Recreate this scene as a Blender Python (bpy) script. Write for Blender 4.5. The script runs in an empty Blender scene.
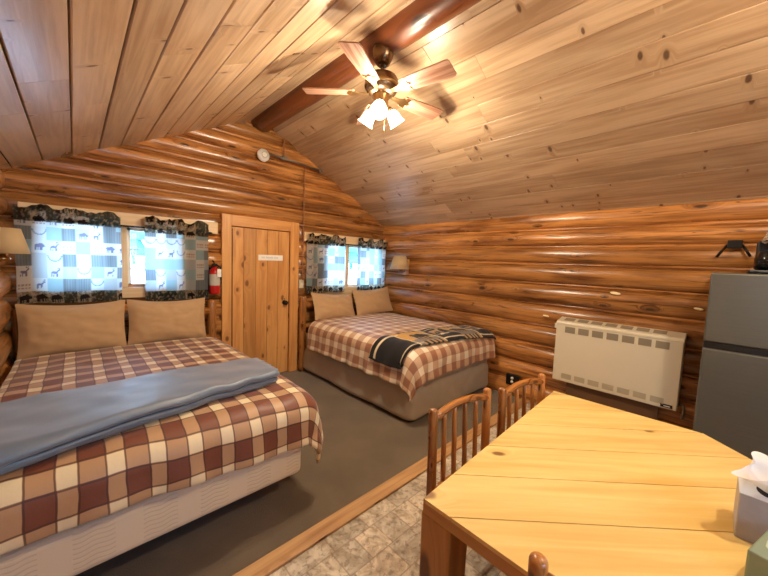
import bpy, bmesh, math, random
from mathutils import Vector, Matrix, noise
R = random.Random(7)
SC = bpy.context.scene
COL = SC.collection
PI = math.pi

# ------------------------------------------------------------------ helpers
def lin(r, g, b):
    f = lambda c: (c / 255 / 12.92) if c <= 10 else ((c / 255 + .055) / 1.055) ** 2.4
    return (f(r), f(g), f(b), 1)

def N(x, y=0., z=0.):
    return noise.noise(Vector((x, y, z)))

class MB:
    """collects geometry; build() links it as one mesh object"""
    def __init__(s):
        s.v = []; s.f = []; s.uv = []; s.t = []; s.sm = []; s.vc = None
    def face(s, idx, uvs, tone=.5, sm=False):
        s.f.append(tuple(idx)); s.uv.append([tuple(u) for u in uvs]); s.t.append(tone); s.sm.append(sm)
    def box(s, lo, hi, la=None, tone=None, mat=None, taper=None):
        if tone is None: tone = .5
        c = [(lo[i] + hi[i]) / 2 for i in range(3)]; d = [abs(hi[i] - lo[i]) / 2 for i in range(3)]
        if la is None: la = max(range(3), key=lambda i: d[i])
        off = R.random() * 20; b = len(s.v); P = []
        for sx in (-1, 1):
            for sy in (-1, 1):
                for sz in (-1, 1):
                    p = Vector((sx * d[0], sy * d[1], sz * d[2]))
                    if taper and sz < 0: p.x *= taper; p.y *= taper
                    P.append(p)
        q = [(p + Vector(c)) for p in P]
        if mat is not None: q = [mat @ p for p in q]
        s.v += [tuple(p) for p in q]
        for fc, n in (((0, 1, 3, 2), 0), ((4, 6, 7, 5), 0), ((0, 4, 5, 1), 1), ((2, 3, 7, 6), 1), ((0, 2, 6, 4), 2), ((1, 5, 7, 3), 2)):
            ax = [i for i in range(3) if i != n]
            if la in ax: a = la; o = [i for i in ax if i != la][0]
            else: a, o = ax
            s.face([b + i for i in fc], [(P[i][a] + c[a] + off, P[i][o] + c[o] + n * .37 + off) for i in fc], tone)
        return s
    def tube(s, pts, rad, n=10, tone=.5, cap=True, dome=0.):
        pts = [Vector(p) for p in pts]; m = len(pts)
        if not isinstance(rad, (list, tuple)): rad = [rad] * m
        rad = list(rad)
        if dome:
            t0 = (pts[-1] - pts[-2]).normalized(); r = rad[-1]; e = pts[-1]
            for k in range(1, 5):
                a = k / 4 * PI / 2
                pts.append(e + t0 * (dome * math.sin(a))); rad.append(max(r * math.cos(a), r * .05))
            m = len(pts)
        off = R.random() * 20; b = len(s.v); L = 0; up = None
        for i in range(m):
            t = (pts[min(i + 1, m - 1)] - pts[max(i - 1, 0)]).normalized()
            if up is None:
                up = Vector((0, 0, 1)) if abs(t.z) < .9 else Vector((1, 0, 0))
            x = up.cross(t).normalized(); y = t.cross(x); up = y
            up = y
            up = up if up.length else Vector((0, 0, 1))
            for k in range(n):
                a = 2 * PI * k / n
                s.v.append(tuple(pts[i] + (x * math.cos(a) + y * math.sin(a)) * rad[i]))
        ls = [0]
        for i in range(1, m): ls.append(ls[-1] + (pts[i] - pts[i - 1]).length)
        rr = max(rad)
        for i in range(m - 1):
            for k in range(n):
                k2 = (k + 1) % n
                u0, u1 = ls[i] + off, ls[i + 1] + off; v0 = k / n * 2 * PI * rr + off; v1 = (k + 1) / n * 2 * PI * rr + off
                s.face((b + i * n + k, b + i * n + k2, b + (i + 1) * n + k2, b + (i + 1) * n + k), ((u0, v0), (u0, v1), (u1, v1), (u1, v0)), tone, True)
        if cap:
            for i, rev in ((0, True), (m - 1, False)):
                ids = [b + i * n + k for k in range(n)]
                if rev: ids.reverse()
                s.face(ids, [(off + .01 * math.cos(k), off + .01 * math.sin(k)) for k in range(n)], tone)
        return s
    def lathe(s, prof, n=20, mat=None, tone=.5, cap=True):
        b = len(s.v); m = len(prof)
        for r, z in prof:
            for k in range(n):
                a = 2 * PI * k / n; p = Vector((r * math.cos(a), r * math.sin(a), z))
                s.v.append(tuple(mat @ p if mat is not None else p))
        for i in range(m - 1):
            for k in range(n):
                k2 = (k + 1) % n
                s.face((b + i * n + k, b + i * n + k2, b + (i + 1) * n + k2, b + (i + 1) * n + k),
                       ((k / n, prof[i][1]), ((k + 1) / n, prof[i][1]), ((k + 1) / n, prof[i + 1][1]), (k / n, prof[i + 1][1])), tone, True)
        if cap:
            if prof[0][0] > .001: s.face([b + k for k in reversed(range(n))], [(0, 0)] * n, tone)
            if prof[-1][0] > .001: s.face([b + (m - 1) * n + k for k in range(n)], [(0, 0)] * n, tone)
        return s
    def grid(s, fn, nu, nv, uvf=None, tone=.5, col=None, flip=False):
        b = len(s.v); P = []
        for j in range(nv + 1):
            for i in range(nu + 1):
                s.v.append(tuple(fn(i / nu, j / nv)))
                if col:
                    if s.vc is None: s.vc = []
                    s.vc.append(col(i / nu, j / nv))
        U = uvf or (lambda u, v: (u, v))
        for j in range(nv):
            for i in range(nu):
                q = [(i, j), (i + 1, j), (i + 1, j + 1), (i, j + 1)]
                if flip: q.reverse()
                s.face([b + y * (nu + 1) + x for x, y in q], [U(x / nu, y / nv) for x, y in q], tone, True)
        return s
    def prism(s, poly, z0, z1, mat=None, tone=.5, la=0):
        """poly in xy (ccw), extruded z0..z1"""
        b = len(s.v); n = len(poly); off = R.random() * 9
        for z in (z0, z1):
            for x, y in poly:
                p = Vector((x, y, z)); s.v.append(tuple(mat @ p if mat is not None else p))
        g = (lambda x, y: (x + off, y + off)) if la == 0 else (lambda x, y: (y + off, x + off))
        s.face([b + i for i in reversed(range(n))], [g(*poly[i]) for i in reversed(range(n))], tone)
        s.face([b + n + i for i in range(n)], [g(*poly[i]) for i in range(n)], tone)
        for i in range(n):
            j = (i + 1) % n; d = math.dist(poly[i], poly[j])
            s.face((b + i, b + j, b + n + j, b + n + i), ((off, z0), (off + d, z0), (off + d, z1), (off, z1)), tone)
        return s
    def build(s, name, mat, parent=None, bevel=0, solid=0, sub=0, seg=2, soff=1, label=None):
        me = bpy.data.meshes.new(name)
        o = Vector((0, 0, 0)); q = parent
        while q is not None:
            o += q.location; q = q.parent
        me.from_pydata([tuple(Vector(p) - o) for p in s.v], [], s.f)
        uv = me.uv_layers.new(name='UVMap'); k = 0
        flat = []
        for us in s.uv:
            for u in us: flat += [u[0], u[1]]
        uv.data.foreach_set('uv', flat)
        a = me.attributes.new('tone', 'FLOAT', 'FACE'); a.data.foreach_set('value', s.t)
        me.polygons.foreach_set('use_smooth', s.sm)
        if s.vc:
            c = me.color_attributes.new('col', 'FLOAT_COLOR', 'POINT'); fl = []
            for x in s.vc: fl += list(x)[:3] + [1]
            c.data.foreach_set('color', fl)
        me.materials.append(mat); me.update()
        ob = bpy.data.objects.new(name, me); COL.objects.link(ob)
        if parent is not None: ob.parent = parent
        if solid:
            m = ob.modifiers.new('thick', 'SOLIDIFY'); m.thickness = solid; m.offset = soff
        if sub:
            m = ob.modifiers.new('smooth', 'SUBSURF'); m.levels = sub; m.render_levels = sub
        if bevel:
            m = ob.modifiers.new('edges', 'BEVEL'); m.width = bevel; m.segments = seg; m.limit_method = 'ANGLE'; m.angle_limit = .7
        if label: ob['label'] = label
        return ob

def tag(o, label=None, cat=None, group=None, kind=None):
    if label: o['label'] = label
    if cat: o['category'] = cat
    if group: o['group'] = group
    if kind: o['kind'] = kind
    return o
def thing(name, loc, label=None, cat=None, group=None, kind=None):
    o = bpy.data.objects.new(name, None); COL.objects.link(o); o.location = loc; o.empty_display_size = .1
    return tag(o, label, cat, group, kind)
def copy_tree(o, parent=None):
    c = o.copy(); COL.objects.link(c)
    if parent is not None: c.parent = parent
    for ch in [x for x in bpy.data.objects if x.parent == o]: copy_tree(ch, c)
    return c

# ------------------------------------------------------------------ materials
def newmat(name):
    m = bpy.data.materials.new(name); m.use_nodes = True
    nt = m.node_tree; nt.nodes.clear()
    out = nt.nodes.new('ShaderNodeOutputMaterial')
    return m, nt, out
class NT:
    def __init__(s, nt): s.nt = nt
    def n(s, t, **k):
        o = s.nt.nodes.new(t)
        for a, b in k.items(): setattr(o, a, b)
        return o
    def l(s, a, b): s.nt.links.new(a, b)
    def val(s, sock, v):
        if isinstance(v, bpy.types.NodeSocket): s.l(v, sock)
        else: sock.default_value = v
    def math(s, op, a, b=0., c=None, clamp=False):
        o = s.n('ShaderNodeMath', operation=op, use_clamp=clamp); s.val(o.inputs[0], a); s.val(o.inputs[1], b)
        if c is not None: s.val(o.inputs[2], c)
        return o.outputs[0]
    def mix(s, f, a, b, t='MIX'):
        o = s.n('ShaderNodeMix', data_type='RGBA', blend_type=t)
        s.val(o.inputs[0], f); s.val(o.inputs[6], a); s.val(o.inputs[7], b); return o.outputs[2]
    def noise(s, vec, scale, detail=3., rough=.55, dist=0.):
        o = s.n('ShaderNodeTexNoise'); s.l(vec, o.inputs['Vector']); o.inputs['Scale'].default_value = scale
        o.inputs['Detail'].default_value = detail; o.inputs['Roughness'].default_value = rough; o.inputs['Distortion'].default_value = dist
        return o.outputs['Fac']
    def scale(s, vec, sc):
        o = s.n('ShaderNodeVectorMath', operation='MULTIPLY'); s.l(vec, o.inputs[0]); o.inputs[1].default_value = sc; return o.outputs[0]
    def smooth(s, v, a, b, x=0., y=1.):
        o = s.n('ShaderNodeMapRange', interpolation_type='SMOOTHSTEP'); s.val(o.inputs[0], v)
        for i, k in enumerate((a, b, x, y)): o.inputs[i + 1].default_value = k
        return o.outputs[0]
    def bsdf(s, col, rough, **k):
        o = s.n('ShaderNodeBsdfPrincipled'); s.val(o.inputs['Base Color'], col); s.val(o.inputs['Roughness'], rough)
        for a, b in k.items(): s.val(o.inputs[a.replace('_', ' ')], b)
        return o
    def bump(s, h, strength, dist, b):
        o = s.n('ShaderNodeBump'); o.inputs['Strength'].default_value = strength; o.inputs['Distance'].default_value = dist
        s.l(h, o.inputs['Height']); s.l(o.outputs[0], b.inputs['Normal'])

def wood(name, light, dark, knot, rough=.4, tone=.5, ku=2.6, kv=6., kthr=.45, kr=.12, streak=45., coat=0., bump=.15, spec=.5, fine=.5, crack=0., sheen_var=.12):
    m, nt, out = newmat(name); g = NT(nt)
    uv = g.n('ShaderNodeUVMap', uv_map='UVMap').outputs[0]
    at = g.n('ShaderNodeAttribute', attribute_name='tone').outputs['Fac']
    # knots bend the grain around them
    vo = g.n('ShaderNodeTexVoronoi', voronoi_dimensions='2D'); g.l(g.scale(uv, (ku, kv, 1)), vo.inputs['Vector']); vo.inputs['Scale'].default_value = 1
    sp = g.n('ShaderNodeSeparateColor'); g.l(vo.outputs['Color'], sp.inputs[0])
    gate = g.math('GREATER_THAN', sp.outputs[0], kthr)
    rad = g.math('MULTIPLY_ADD', sp.outputs[1], kr, kr * .45)
    wob = g.noise(g.scale(uv, (18, 18, 1)), 1., 2)
    d = g.math('ADD', vo.outputs['Distance'], g.math('MULTIPLY', g.math('SUBTRACT', wob, .5), .07))
    kd = g.math('DIVIDE', d, rad)
    km = g.math('MULTIPLY', g.smooth(kd, .55, 1.15, 1., 0.), gate)
    halo = g.math('MULTIPLY', g.smooth(kd, .8, 3.2, 1., 0.), gate)
    off = g.n('ShaderNodeCombineXYZ'); g.l(g.math('MULTIPLY', halo, .06), off.inputs[1])
    uv2 = g.n('ShaderNodeVectorMath', operation='ADD'); g.l(uv, uv2.inputs[0]); g.l(off.outputs[0], uv2.inputs[1]); uv2 = uv2.outputs[0]
    n1 = g.noise(g.scale(uv2, (1.6, streak, 1)), 1., 4, .6, .4)
    n2 = g.noise(g.scale(uv2, (.9, streak * .16, 1)), 1., 3, .5, .8)
    mixf = g.math('ADD', g.math('MULTIPLY', n1, fine), g.math('MULTIPLY', n2, 1 - fine))
    f = g.smooth(mixf, .34, .64)
    c = g.mix(f, dark, light)
    br = g.math('MULTIPLY_ADD', g.math('SUBTRACT', at, .5), tone, 1.)
    hs = g.n('ShaderNodeHueSaturation'); g.l(c, hs.inputs['Color']); g.l(br, hs.inputs['Value']); c = hs.outputs[0]
    c = g.mix(g.math('MULTIPLY', halo, .35), c, dark)
    c = g.mix(g.math('MULTIPLY', km, .85), c, knot)
    if crack:
        cr = g.noise(g.scale(uv2, (.7, 26, 1)), 1., 2, .5, .6)
        c = g.mix(g.math('MULTIPLY', g.smooth(g.math('ABSOLUTE', g.math('SUBTRACT', cr, .5)), .0, .018, 1., 0.), crack), c, knot)
    rg = g.math('MULTIPLY_ADD', g.math('SUBTRACT', n2, .5), sheen_var * 2, rough)
    b = g.bsdf(c, rg, Specular_IOR_Level=spec, Coat_Weight=coat, Coat_Roughness=.18)
    g.bump(g.math('SUBTRACT', n1, g.math('MULTIPLY', km, .6)), bump, .004, b)
    g.l(b.outputs[0], out.inputs[0]); return m

def plain(name, col, rough=.5, metal=0., nz=0., nscale=40., bump=0., **k):
    m, nt, out = newmat(name); g = NT(nt)
    tc = g.n('ShaderNodeTexCoord').outputs['Object']
    n = g.noise(tc, nscale, 3)
    c = g.mix(g.math('MULTIPLY', n, nz), col, tuple(x * .55 for x in col[:3]) + (1,))
    b = g.bsdf(c, rough, Metallic=metal, **k)
    if bump: g.bump(n, bump, .003, b)
    g.l(b.outputs[0], out.inputs[0]); return m

def cloth(name, col=None, attr=False, rough=.8, nz=.15, bump=.25, weave=900., translucent=0., sheen=.15, spec=.3, coat=0.):
    m, nt, out = newmat(name); g = NT(nt)
    uv = g.n('ShaderNodeUVMap', uv_map='UVMap').outputs[0]
    c = g.n('ShaderNodeAttribute', attribute_name='col').outputs['Color'] if attr else col
    n = g.noise(uv, weave, 2); n2 = g.noise(uv, 9., 3)
    c = g.mix(g.math('MULTIPLY', n2, nz), c, (0, 0, 0, 1)) if not attr else g.mix(g.math('MULTIPLY', n, nz), c, (0, 0, 0, 1))
    b = g.bsdf(c, rough, Sheen_Weight=sheen, Specular_IOR_Level=spec, Coat_Weight=coat, Coat_Roughness=.34)
    g.bump(g.math('ADD', g.math('MULTIPLY', n, .3), n2), bump, .006, b)
    if translucent:
        t = g.n('ShaderNodeBsdfTranslucent'); g.val(t.inputs[0], c)
        mx = g.n('ShaderNodeMixShader'); mx.inputs[0].default_value = translucent
        g.l(b.outputs[0], mx.inputs[1]); g.l(t.outputs[0], mx.inputs[2]); g.l(mx.outputs[0], out.inputs[0])
    else: g.l(b.outputs[0], out.inputs[0])
    return m

def plaid(name, pu, pv, cream, tan, rust, line, rough=.55, spec=.5, half=.31, lk=.75):
    m, nt, out = newmat(name); g = NT(nt)
    uv = g.n('ShaderNodeUVMap', uv_map='UVMap').outputs[0]
    wob = g.n('ShaderNodeTexNoise'); g.l(uv, wob.inputs['Vector']); wob.inputs['Scale'].default_value = 7
    w = g.n('ShaderNodeVectorMath', operation='MULTIPLY_ADD'); g.l(wob.outputs['Color'], w.inputs[0]); w.inputs[1].default_value = (.014, .014, 0); g.l(uv, w.inputs[2])
    sx = g.n('ShaderNodeSeparateXYZ'); g.l(w.outputs[0], sx.inputs[0])
    def chan(s, p):
        fr = g.math('FRACT', g.math('DIVIDE', s, p))
        d = g.math('ABSOLUTE', g.math('SUBTRACT', fr, .5))
        band = g.smooth(d, half - .008, half + .008, 1., 0.)
        ln = g.smooth(g.math('ABSOLUTE', g.math('SUBTRACT', d, half - .03)), .012, .026, 1., 0.)
        return band, ln
    bu, lu = chan(sx.outputs[0], pu); bv, lv = chan(sx.outputs[1], pv)
    one = g.math('MAXIMUM', bu, bv); two = g.math('MULTIPLY', bu, bv)
    c = g.mix(one, cream, tan); c = g.mix(two, c, rust)
    ln = g.math('MAXIMUM', g.math('MULTIPLY', lu, lk), g.math('MULTIPLY', lv, lk))
    c = g.mix(ln, c, line)
    fine = g.noise(uv, 500., 2); n2 = g.noise(uv, 12., 4)
    c = g.mix(g.math('MULTIPLY', fine, .18), c, (0.05, .03, .02, 1))
    b = g.bsdf(c, rough, Specular_IOR_Level=spec, Sheen_Weight=.3, Sheen_Roughness=.4, Coat_Weight=.12, Coat_Roughness=.32)
    g.bump(g.math('ADD', g.math('MULTIPLY', fine, .12), n2), .3, .012, b)
    g.l(b.outputs[0], out.inputs[0]); return m

M = {}
M['log'] = wood('varnished log', lin(198, 136, 72), lin(108, 62, 28), lin(40, 22, 12), rough=.30, tone=.6, ku=2.4, kv=7, kthr=.72, kr=.09, streak=24, bump=.4, crack=.7, spec=.5, coat=.25)
M['ceil'] = wood('pine ceiling board', lin(208, 178, 142), lin(170, 136, 102), lin(78, 52, 36), rough=.32, tone=.36, ku=9, kv=4.0, kthr=.80, kr=.10, streak=30, bump=.06, spec=.5)
M['beam'] = wood('beam wood', lin(128, 70, 36), lin(80, 42, 22), lin(40, 22, 12), rough=.36, ku=1.6, kv=4, kthr=.7, kr=.1, streak=18, crack=.6, bump=.35, coat=.25)
M['door'] = wood('knotty pine', lin(218, 160, 92), lin(188, 126, 66), lin(112, 64, 30), rough=.42, tone=.34, ku=3.4, kv=6, kthr=.66, kr=.10, streak=28, bump=.06)
M['table'] = wood('golden pine', lin(238, 208, 134), lin(218, 180, 102), lin(116, 72, 36), rough=.33, tone=.2, ku=3.0, kv=5.2, kthr=.72, kr=.10, streak=26, bump=.05, coat=.2)
M['tableedge'] = wood('stained pine edge', lin(200, 150, 82), lin(166, 118, 60), lin(90, 56, 28), rough=.45, ku=2, kv=5, kthr=.7, streak=30, bump=.08)
M['chair'] = wood('hickory', lin(190, 126, 62), lin(126, 74, 32), lin(62, 34, 18), rough=.3, ku=6, kv=14, kthr=.6, kr=.14, streak=70, coat=.3, bump=.3)
M['trim'] = wood('threshold pine', lin(200, 160, 110), lin(164, 120, 76), lin(86, 54, 30), rough=.5, ku=5, kv=9, kthr=.6, kr=.16, streak=40)
M['casing'] = wood('pale casing wood', lin(224, 196, 154), lin(204, 170, 124), lin(120, 80, 45), rough=.5, ku=1.5, kv=5, kthr=.8, streak=30, bump=.06)
M['dark'] = plain('dark gap', lin(30, 20, 14), .9)
M['brass'] = plain('antique brass', lin(176, 142, 96), .3, 1., nz=.4, nscale=20)
M['bronze'] = plain('dark bronze', lin(120, 94, 68), .26, .9, nz=.4, nscale=15)
M['blade'] = wood('cherry blade', lin(176, 136, 112), lin(126, 82, 60), lin(60, 34, 24), rough=.4, ku=.5, kv=1, kthr=1.5, streak=60, bump=.05)
M['white'] = plain('white plastic', lin(236, 232, 220), .4)
M['cream'] = plain('cream enamel', lin(216, 206, 182), .38, nz=.06, nscale=6)
M['vent'] = plain('vent grey', lin(150, 140, 118), .6)
M['black'] = plain('black plastic', lin(18, 17, 17), .35)
M['iron'] = plain('black iron', lin(26, 24, 23), .45, .6)
M['red'] = plain('red enamel', lin(178, 24, 20), .3)
M['paper'] = plain('paper', lin(240, 236, 226), .8)
M['galv'] = plain('galvanised pipe', lin(150, 140, 126), .4, .8, nz=.5, nscale=30)
M['cable'] = plain('old cable', lin(150, 98, 64), .5)
M['bed'] = cloth('ivory ticking', lin(226, 210, 180), nz=.06, bump=.1, rough=.75)
M['case'] = cloth('tan cotton', lin(188, 152, 110), nz=.05, bump=.2, rough=.75)
M['skirt'] = cloth('grey taupe cotton', lin(184, 172, 152), nz=.12, bump=.3)
M['fleece'] = cloth('blue grey fleece', lin(98, 116, 138), nz=.2, bump=.35, weave=250, rough=.45, sheen=.5, spec=.8, coat=.3)
M['pat'] = cloth('printed fleece', attr=True, nz=.2, weave=300, rough=.75)
M['curt'] = cloth('patchwork cotton', attr=True, nz=.12, weave=600, rough=.85, translucent=.72, sheen=0)
M['shade'] = cloth('parchment shade', lin(222, 196, 150), nz=.1, bump=.05, translucent=.35)
M['tissue'] = cloth('soft tissue', lin(246, 244, 240), nz=.03, translucent=.3)
M['duvet1'] = plaid('brown plaid', .143, .175, lin(238, 220, 180), lin(188, 148, 108), lin(120, 64, 40), lin(66, 38, 26))
M['duvet2'] = plaid('tan plaid', .150, .155, lin(238, 222, 194), lin(204, 168, 134), lin(156, 106, 78), lin(170, 130, 100), half=.27, lk=.35)
M['sage'] = plain('sage print card', lin(132, 146, 120), .5, nz=.25, nscale=30)
M['leafp'] = plain('pale leaf print', lin(182, 190, 164), .5)
M['boxgrey'] = plain('grey print card', lin(176, 168, 160), .5, nz=.45, nscale=35)
M['boxtop'] = plain('pale print card', lin(226, 228, 226), .5, nz=.12, nscale=30)

def steel():
    m, nt, out = newmat('brushed steel'); g = NT(nt)
    tc = g.n('ShaderNodeTexCoord').outputs['Object']
    n = g.noise(g.scale(tc, (4, 4, 500)), 1., 2)
    c = g.mix(n, lin(92, 93, 87), lin(112, 113, 106))
    b = g.bsdf(c, g.math('MULTIPLY_ADD', n, .12, .32), Metallic=.45); g.l(b.outputs[0], out.inputs[0]); return m
M['steel'] = steel()
M['fridgeside'] = plain('charcoal enamel', lin(58, 56, 54), .45, nz=.2, nscale=300, bump=.1)

def glow(name, col, strength, trans):
    m, nt, out = newmat(name); g = NT(nt)
    e = g.n('ShaderNodeEmission'); e.inputs[0].default_value = col; e.inputs[1].default_value = strength
    t = g.n('ShaderNodeBsdfTransparent'); mx = g.n('ShaderNodeMixShader'); mx.inputs[0].default_value = trans
    g.l(e.outputs[0], mx.inputs[1]); g.l(t.outputs[0], mx.inputs[2]); g.l(mx.outputs[0], out.inputs[0]); return m
M['lit'] = glow('lit frosted glass', (1, .86, .62, 1), 12., .5)
M['bulb'] = glow('lit bulb', (1, .85, .6, 1), 12., .0)

def glass():
    m, nt, out = newmat('window glass'); g = NT(nt)
    t = g.n('ShaderNodeBsdfTransparent'); t.inputs[0].default_value = (.94, .97, .97, 1)
    r = g.n('ShaderNodeBsdfGlossy'); r.inputs['Roughness'].default_value = .02
    f = g.n('ShaderNodeFresnel'); f.inputs[0].default_value = 1.45
    mx = g.n('ShaderNodeMixShader'); g.l(f.outputs[0], mx.inputs[0]); g.l(t.outputs[0], mx.inputs[1]); g.l(r.outputs[0], mx.inputs[2])
    g.l(mx.outputs[0], out.inputs[0]); return m
M['glass'] = glass()

def carpet():
    m, nt, out = newmat('brown carpet'); g = NT(nt)
    tc = g.n('ShaderNodeTexCoord').outputs['Object']
    n = g.noise(tc, 220., 3, .7); n2 = g.noise(tc, 3., 4)
    c = g.mix(n, lin(80, 69, 54), lin(136, 120, 98)); c = g.mix(g.smooth(n2, .35, .7), c, g.mix(n, lin(70, 60, 47), lin(120, 106, 86)))
    b = g.bsdf(c, .95, Specular_IOR_Level=.1, Sheen_Weight=.3); g.bump(n, .8, .006, b); g.l(b.outputs[0], out.inputs[0]); return m
M['carpet'] = carpet()

def tiles():
    m, nt, out = newmat('stone vinyl'); g = NT(nt)
    tc = g.n('ShaderNodeTexCoord').outputs['Object']
    n2 = g.noise(tc, 9., 6, .65, 1.2); n3 = g.noise(tc, 34., 4, .6, .5)
    c = g.mix(g.smooth(n2, .38, .62), lin(178, 164, 144), lin(222, 212, 194))
    c = g.mix(g.math('MULTIPLY', g.smooth(n3, .5, .66), .6), c, lin(112, 96, 84))
    br = g.n('ShaderNodeTexBrick', offset=.5, squash=.62, squash_frequency=2)
    g.l(tc, br.inputs['Vector']); br.inputs['Scale'].default_value = 1; br.inputs['Brick Width'].default_value = .23; br.inputs['Row Height'].default_value = .155
    br.inputs['Mortar Size'].default_value = .004; br.inputs['Mortar Smooth'].default_value = .3
    br.inputs['Color1'].default_value = (.78, .78, .78, 1); br.inputs['Color2'].default_value = (1.08, 1.05, 1, 1); br.inputs['Mortar'].default_value = (1.1, 1.05, 1.0, 1)
    c = g.mix(1., c, br.outputs['Color'], 'MULTIPLY')
    c = g.mix(g.math('MULTIPLY', br.outputs['Fac'], .6), c, lin(120, 106, 92))
    b = g.bsdf(c, .38, Specular_IOR_Level=.4); g.bump(g.math('SUBTRACT', n3, br.outputs['Fac']), .2, .003, b); g.l(b.outputs[0], out.inputs[0]); return m
M['tile'] = tiles()

def ground_m():
    m, nt, out = newmat('bright snow and gravel'); g = NT(nt)
    tc = g.n('ShaderNodeTexCoord').outputs['Object']
    n = g.noise(tc, .7, 5); c = g.mix(n, lin(225, 225, 222), lin(245, 245, 245))
    b = g.bsdf(c, .9); g.l(b.outputs[0], out.inputs[0]); return m
M['snow'] = ground_m()
M['conifer'] = plain('conifer green', lin(92, 150, 140), .9, nz=.5, nscale=3)
M['bark'] = plain('bark', lin(70, 54, 42), .9)

# ------------------------------------------------------------------ room
HE, HR, XR, XL = 2.0443, 3.1002, -2.0666, -4.10
SL = (HR - HE) / 2.0666
YF = -5.3                                   # front wall, behind the camera
W1 = (-3.90, -2.91, 1.16, 1.72)             # windows in the back wall
W2 = (-1.20, -.10, 1.10, 1.72)
DR = (-2.48, -1.60, -.1, 1.90)
W3 = (-3.5, -2.6, 1.15, 1.95)              # window in the front wall
W5 = (-5.22, -4.50, 1.12, 1.88)             # unseen window added in the right wall to cool the left ceiling
W4 = (-5.22, -4.70, 1.10, 1.90)             # window in the left wall, behind the camera
def roofz(x): return HR - SL * abs(x - XR)

def log_wall(name, axis, plane, sign, seams, span, openings, seed):
    """axis: direction the logs run (0=x,1=y); plane: seam plane coordinate; sign: +1 if the room lies on the + side"""
    mb = MB(); rr = random.Random(seed); chink = []
    for li in range(len(seams) - 1):
        z0, z1 = seams[li], seams[li + 1]; zc = (z0 + z1) / 2; h = z1 - z0
        lo, hi = span(z0, z1)
        if hi - lo < .1: continue
        segs = [(lo, hi)]
        for (a, b, c, d) in openings:
            if c - .04 < zc < d + .03:
                ns = []
                for s, e in segs:
                    if b <= s or a >= e: ns.append((s, e))
                    else:
                        if a > s: ns.append((s, a))
                        if b < e: ns.append((b, e))
                segs = ns
        bul = .074 * (h / .2) ** .5 * rr.uniform(.85, 1.12); tone = rr.uniform(.05, .95); ph = rr.uniform(0, 99); uo = rr.uniform(0, 40)
        K = 13
        chink.append((z1, segs, tone, bul))
        for s, e in segs:
            n = max(2, int((e - s) / .10)); rings = []
            base = len(mb.v)
            for i in range(n + 1):
                x = s + (e - s) * i / n
                q = N(x * .9, ph) * .016 + N(x * 3.1, ph + 7) * .007; zs = N(x * .7, ph + 31) * .014 + N(x * 2.6, ph + 50) * .006
                ring = []
                for k in range(K):
                    a = -PI / 2 + PI * k / (K - 1)
                    dd = (bul + .036 + q) * max(math.cos(a), 0) ** .66 - .056
                    lump = N(x * 4, a * 1.6, ph) * .006
                    zz = zc + math.sin(a) * (h / 2 - .004) + zs * math.cos(a)
                    ring.append((dd + lump * math.cos(a), zz))
                ring.append((-.17, z1 + .006)); ring.append((-.17, z0 - .006))
                for dd, zz in ring:
                    p = [0, 0, zz]; p[axis] = x; p[1 - axis] = plane + sign * dd
                    mb.v.append(tuple(p))
            m = K + 2
            flip = (axis == 0) == (sign > 0)
            for i in range(n):
                for k in range(m):
                    k2 = (k + 1) % m
                    ids = [base + i * m + k, base + i * m + k2, base + (i + 1) * m + k2, base + (i + 1) * m + k]
                    u0 = s + (e - s) * i / n + uo; u1 = s + (e - s) * (i + 1) / n + uo; v0 = k * .024 + uo; v1 = (k + 1) * .024 + uo
                    uu = [(u0, v0), (u0, v1), (u1, v1), (u1, v0)]
                    if flip: ids.reverse(); uu.reverse()
                    mb.face(ids, uu, tone, k < K - 1)
            for i in (0, n):
                ids = [base + i * m + k for k in range(m)]
                mb.face(ids if i else ids[::-1], [(uo + .03 * math.cos(k), uo + .03 * math.sin(k)) for k in range(m)], tone)
    for z1, segs, tone, bul in chink[:-1]:          # thin peeled poles laid in the seams
        ph = rr.uniform(0, 99); tn = min(.95, tone * .4 + .55)
        for s, e in segs:
            a, b2 = s + .01, e - .01; n = max(2, int((b2 - a) / .15)); pts = []; rad = []
            for i in range(n + 1):
                x = a + (b2 - a) * i / n; p = [0, 0, z1 + .008 * N(x * 1.1, ph)]; p[axis] = x; p[1 - axis] = plane + sign * (-.012 + .005 * N(x * 2, ph + 4))
                pts.append(p); rad.append(.020 + .006 * N(x * 1.7, ph + 8))
            mb.tube(pts, rad, 10, tn)
    o = mb.build(name, M['log']); o['kind'] = 'structure'; return o

BS = [-.06, .2, .4, .6, .8, .985, 1.16, 1.345, 1.53, 1.72, 1.93, 2.11, 2.285, 2.48, 2.66, 2.84, 3.0, 3.14]
RS = [-.06, .2, .42, .64, .86, 1.10, 1.32, 1.535, 1.72, 1.90, 2.10]
def gable(z0, z1):
    d = max(0, (HR + .03 - z0) / SL)
    return max(XL - .1, XR - d), min(.1, XR + d)
wb = log_wall('wall_back', 0, 0., -1, BS, gable, [W1, W2, DR], 3)
wf = log_wall('wall_front', 0, YF, 1, BS, gable, [W3], 4)
wr = log_wall('wall_right', 1, 0., -1, RS, lambda a, b: (YF, .0), [W5], 5)
wl = log_wall('wall_left', 1, XL, 1, RS, lambda a, b: (YF, .0), [W4], 6)
for y, z, s in ((-3.219, 1.283, .042), (-2.63, .985, .032), (-3.78, 1.21, .03)):   # pale bare-wood scars on the right wall
    mb = MB(); mt = Matrix.Translation((-.072, y, z)) @ Matrix.Rotation(.12, 4, 'X') @ Matrix.Diagonal((.14, 1., .34, 1))
    mb.lathe([(.0, -s)] + [(s * math.cos(a), s * math.sin(a)) for a in (-1.2, -.8, -.4, 0, .4, .8, 1.2)] + [(.0, s)], 12, mt @ Matrix.Rotation(PI / 2, 4, 'X'), cap=False)
    mb.build('bare_knot', plain('bare wood scar', lin(244, 226, 180), .6), wr)

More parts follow.
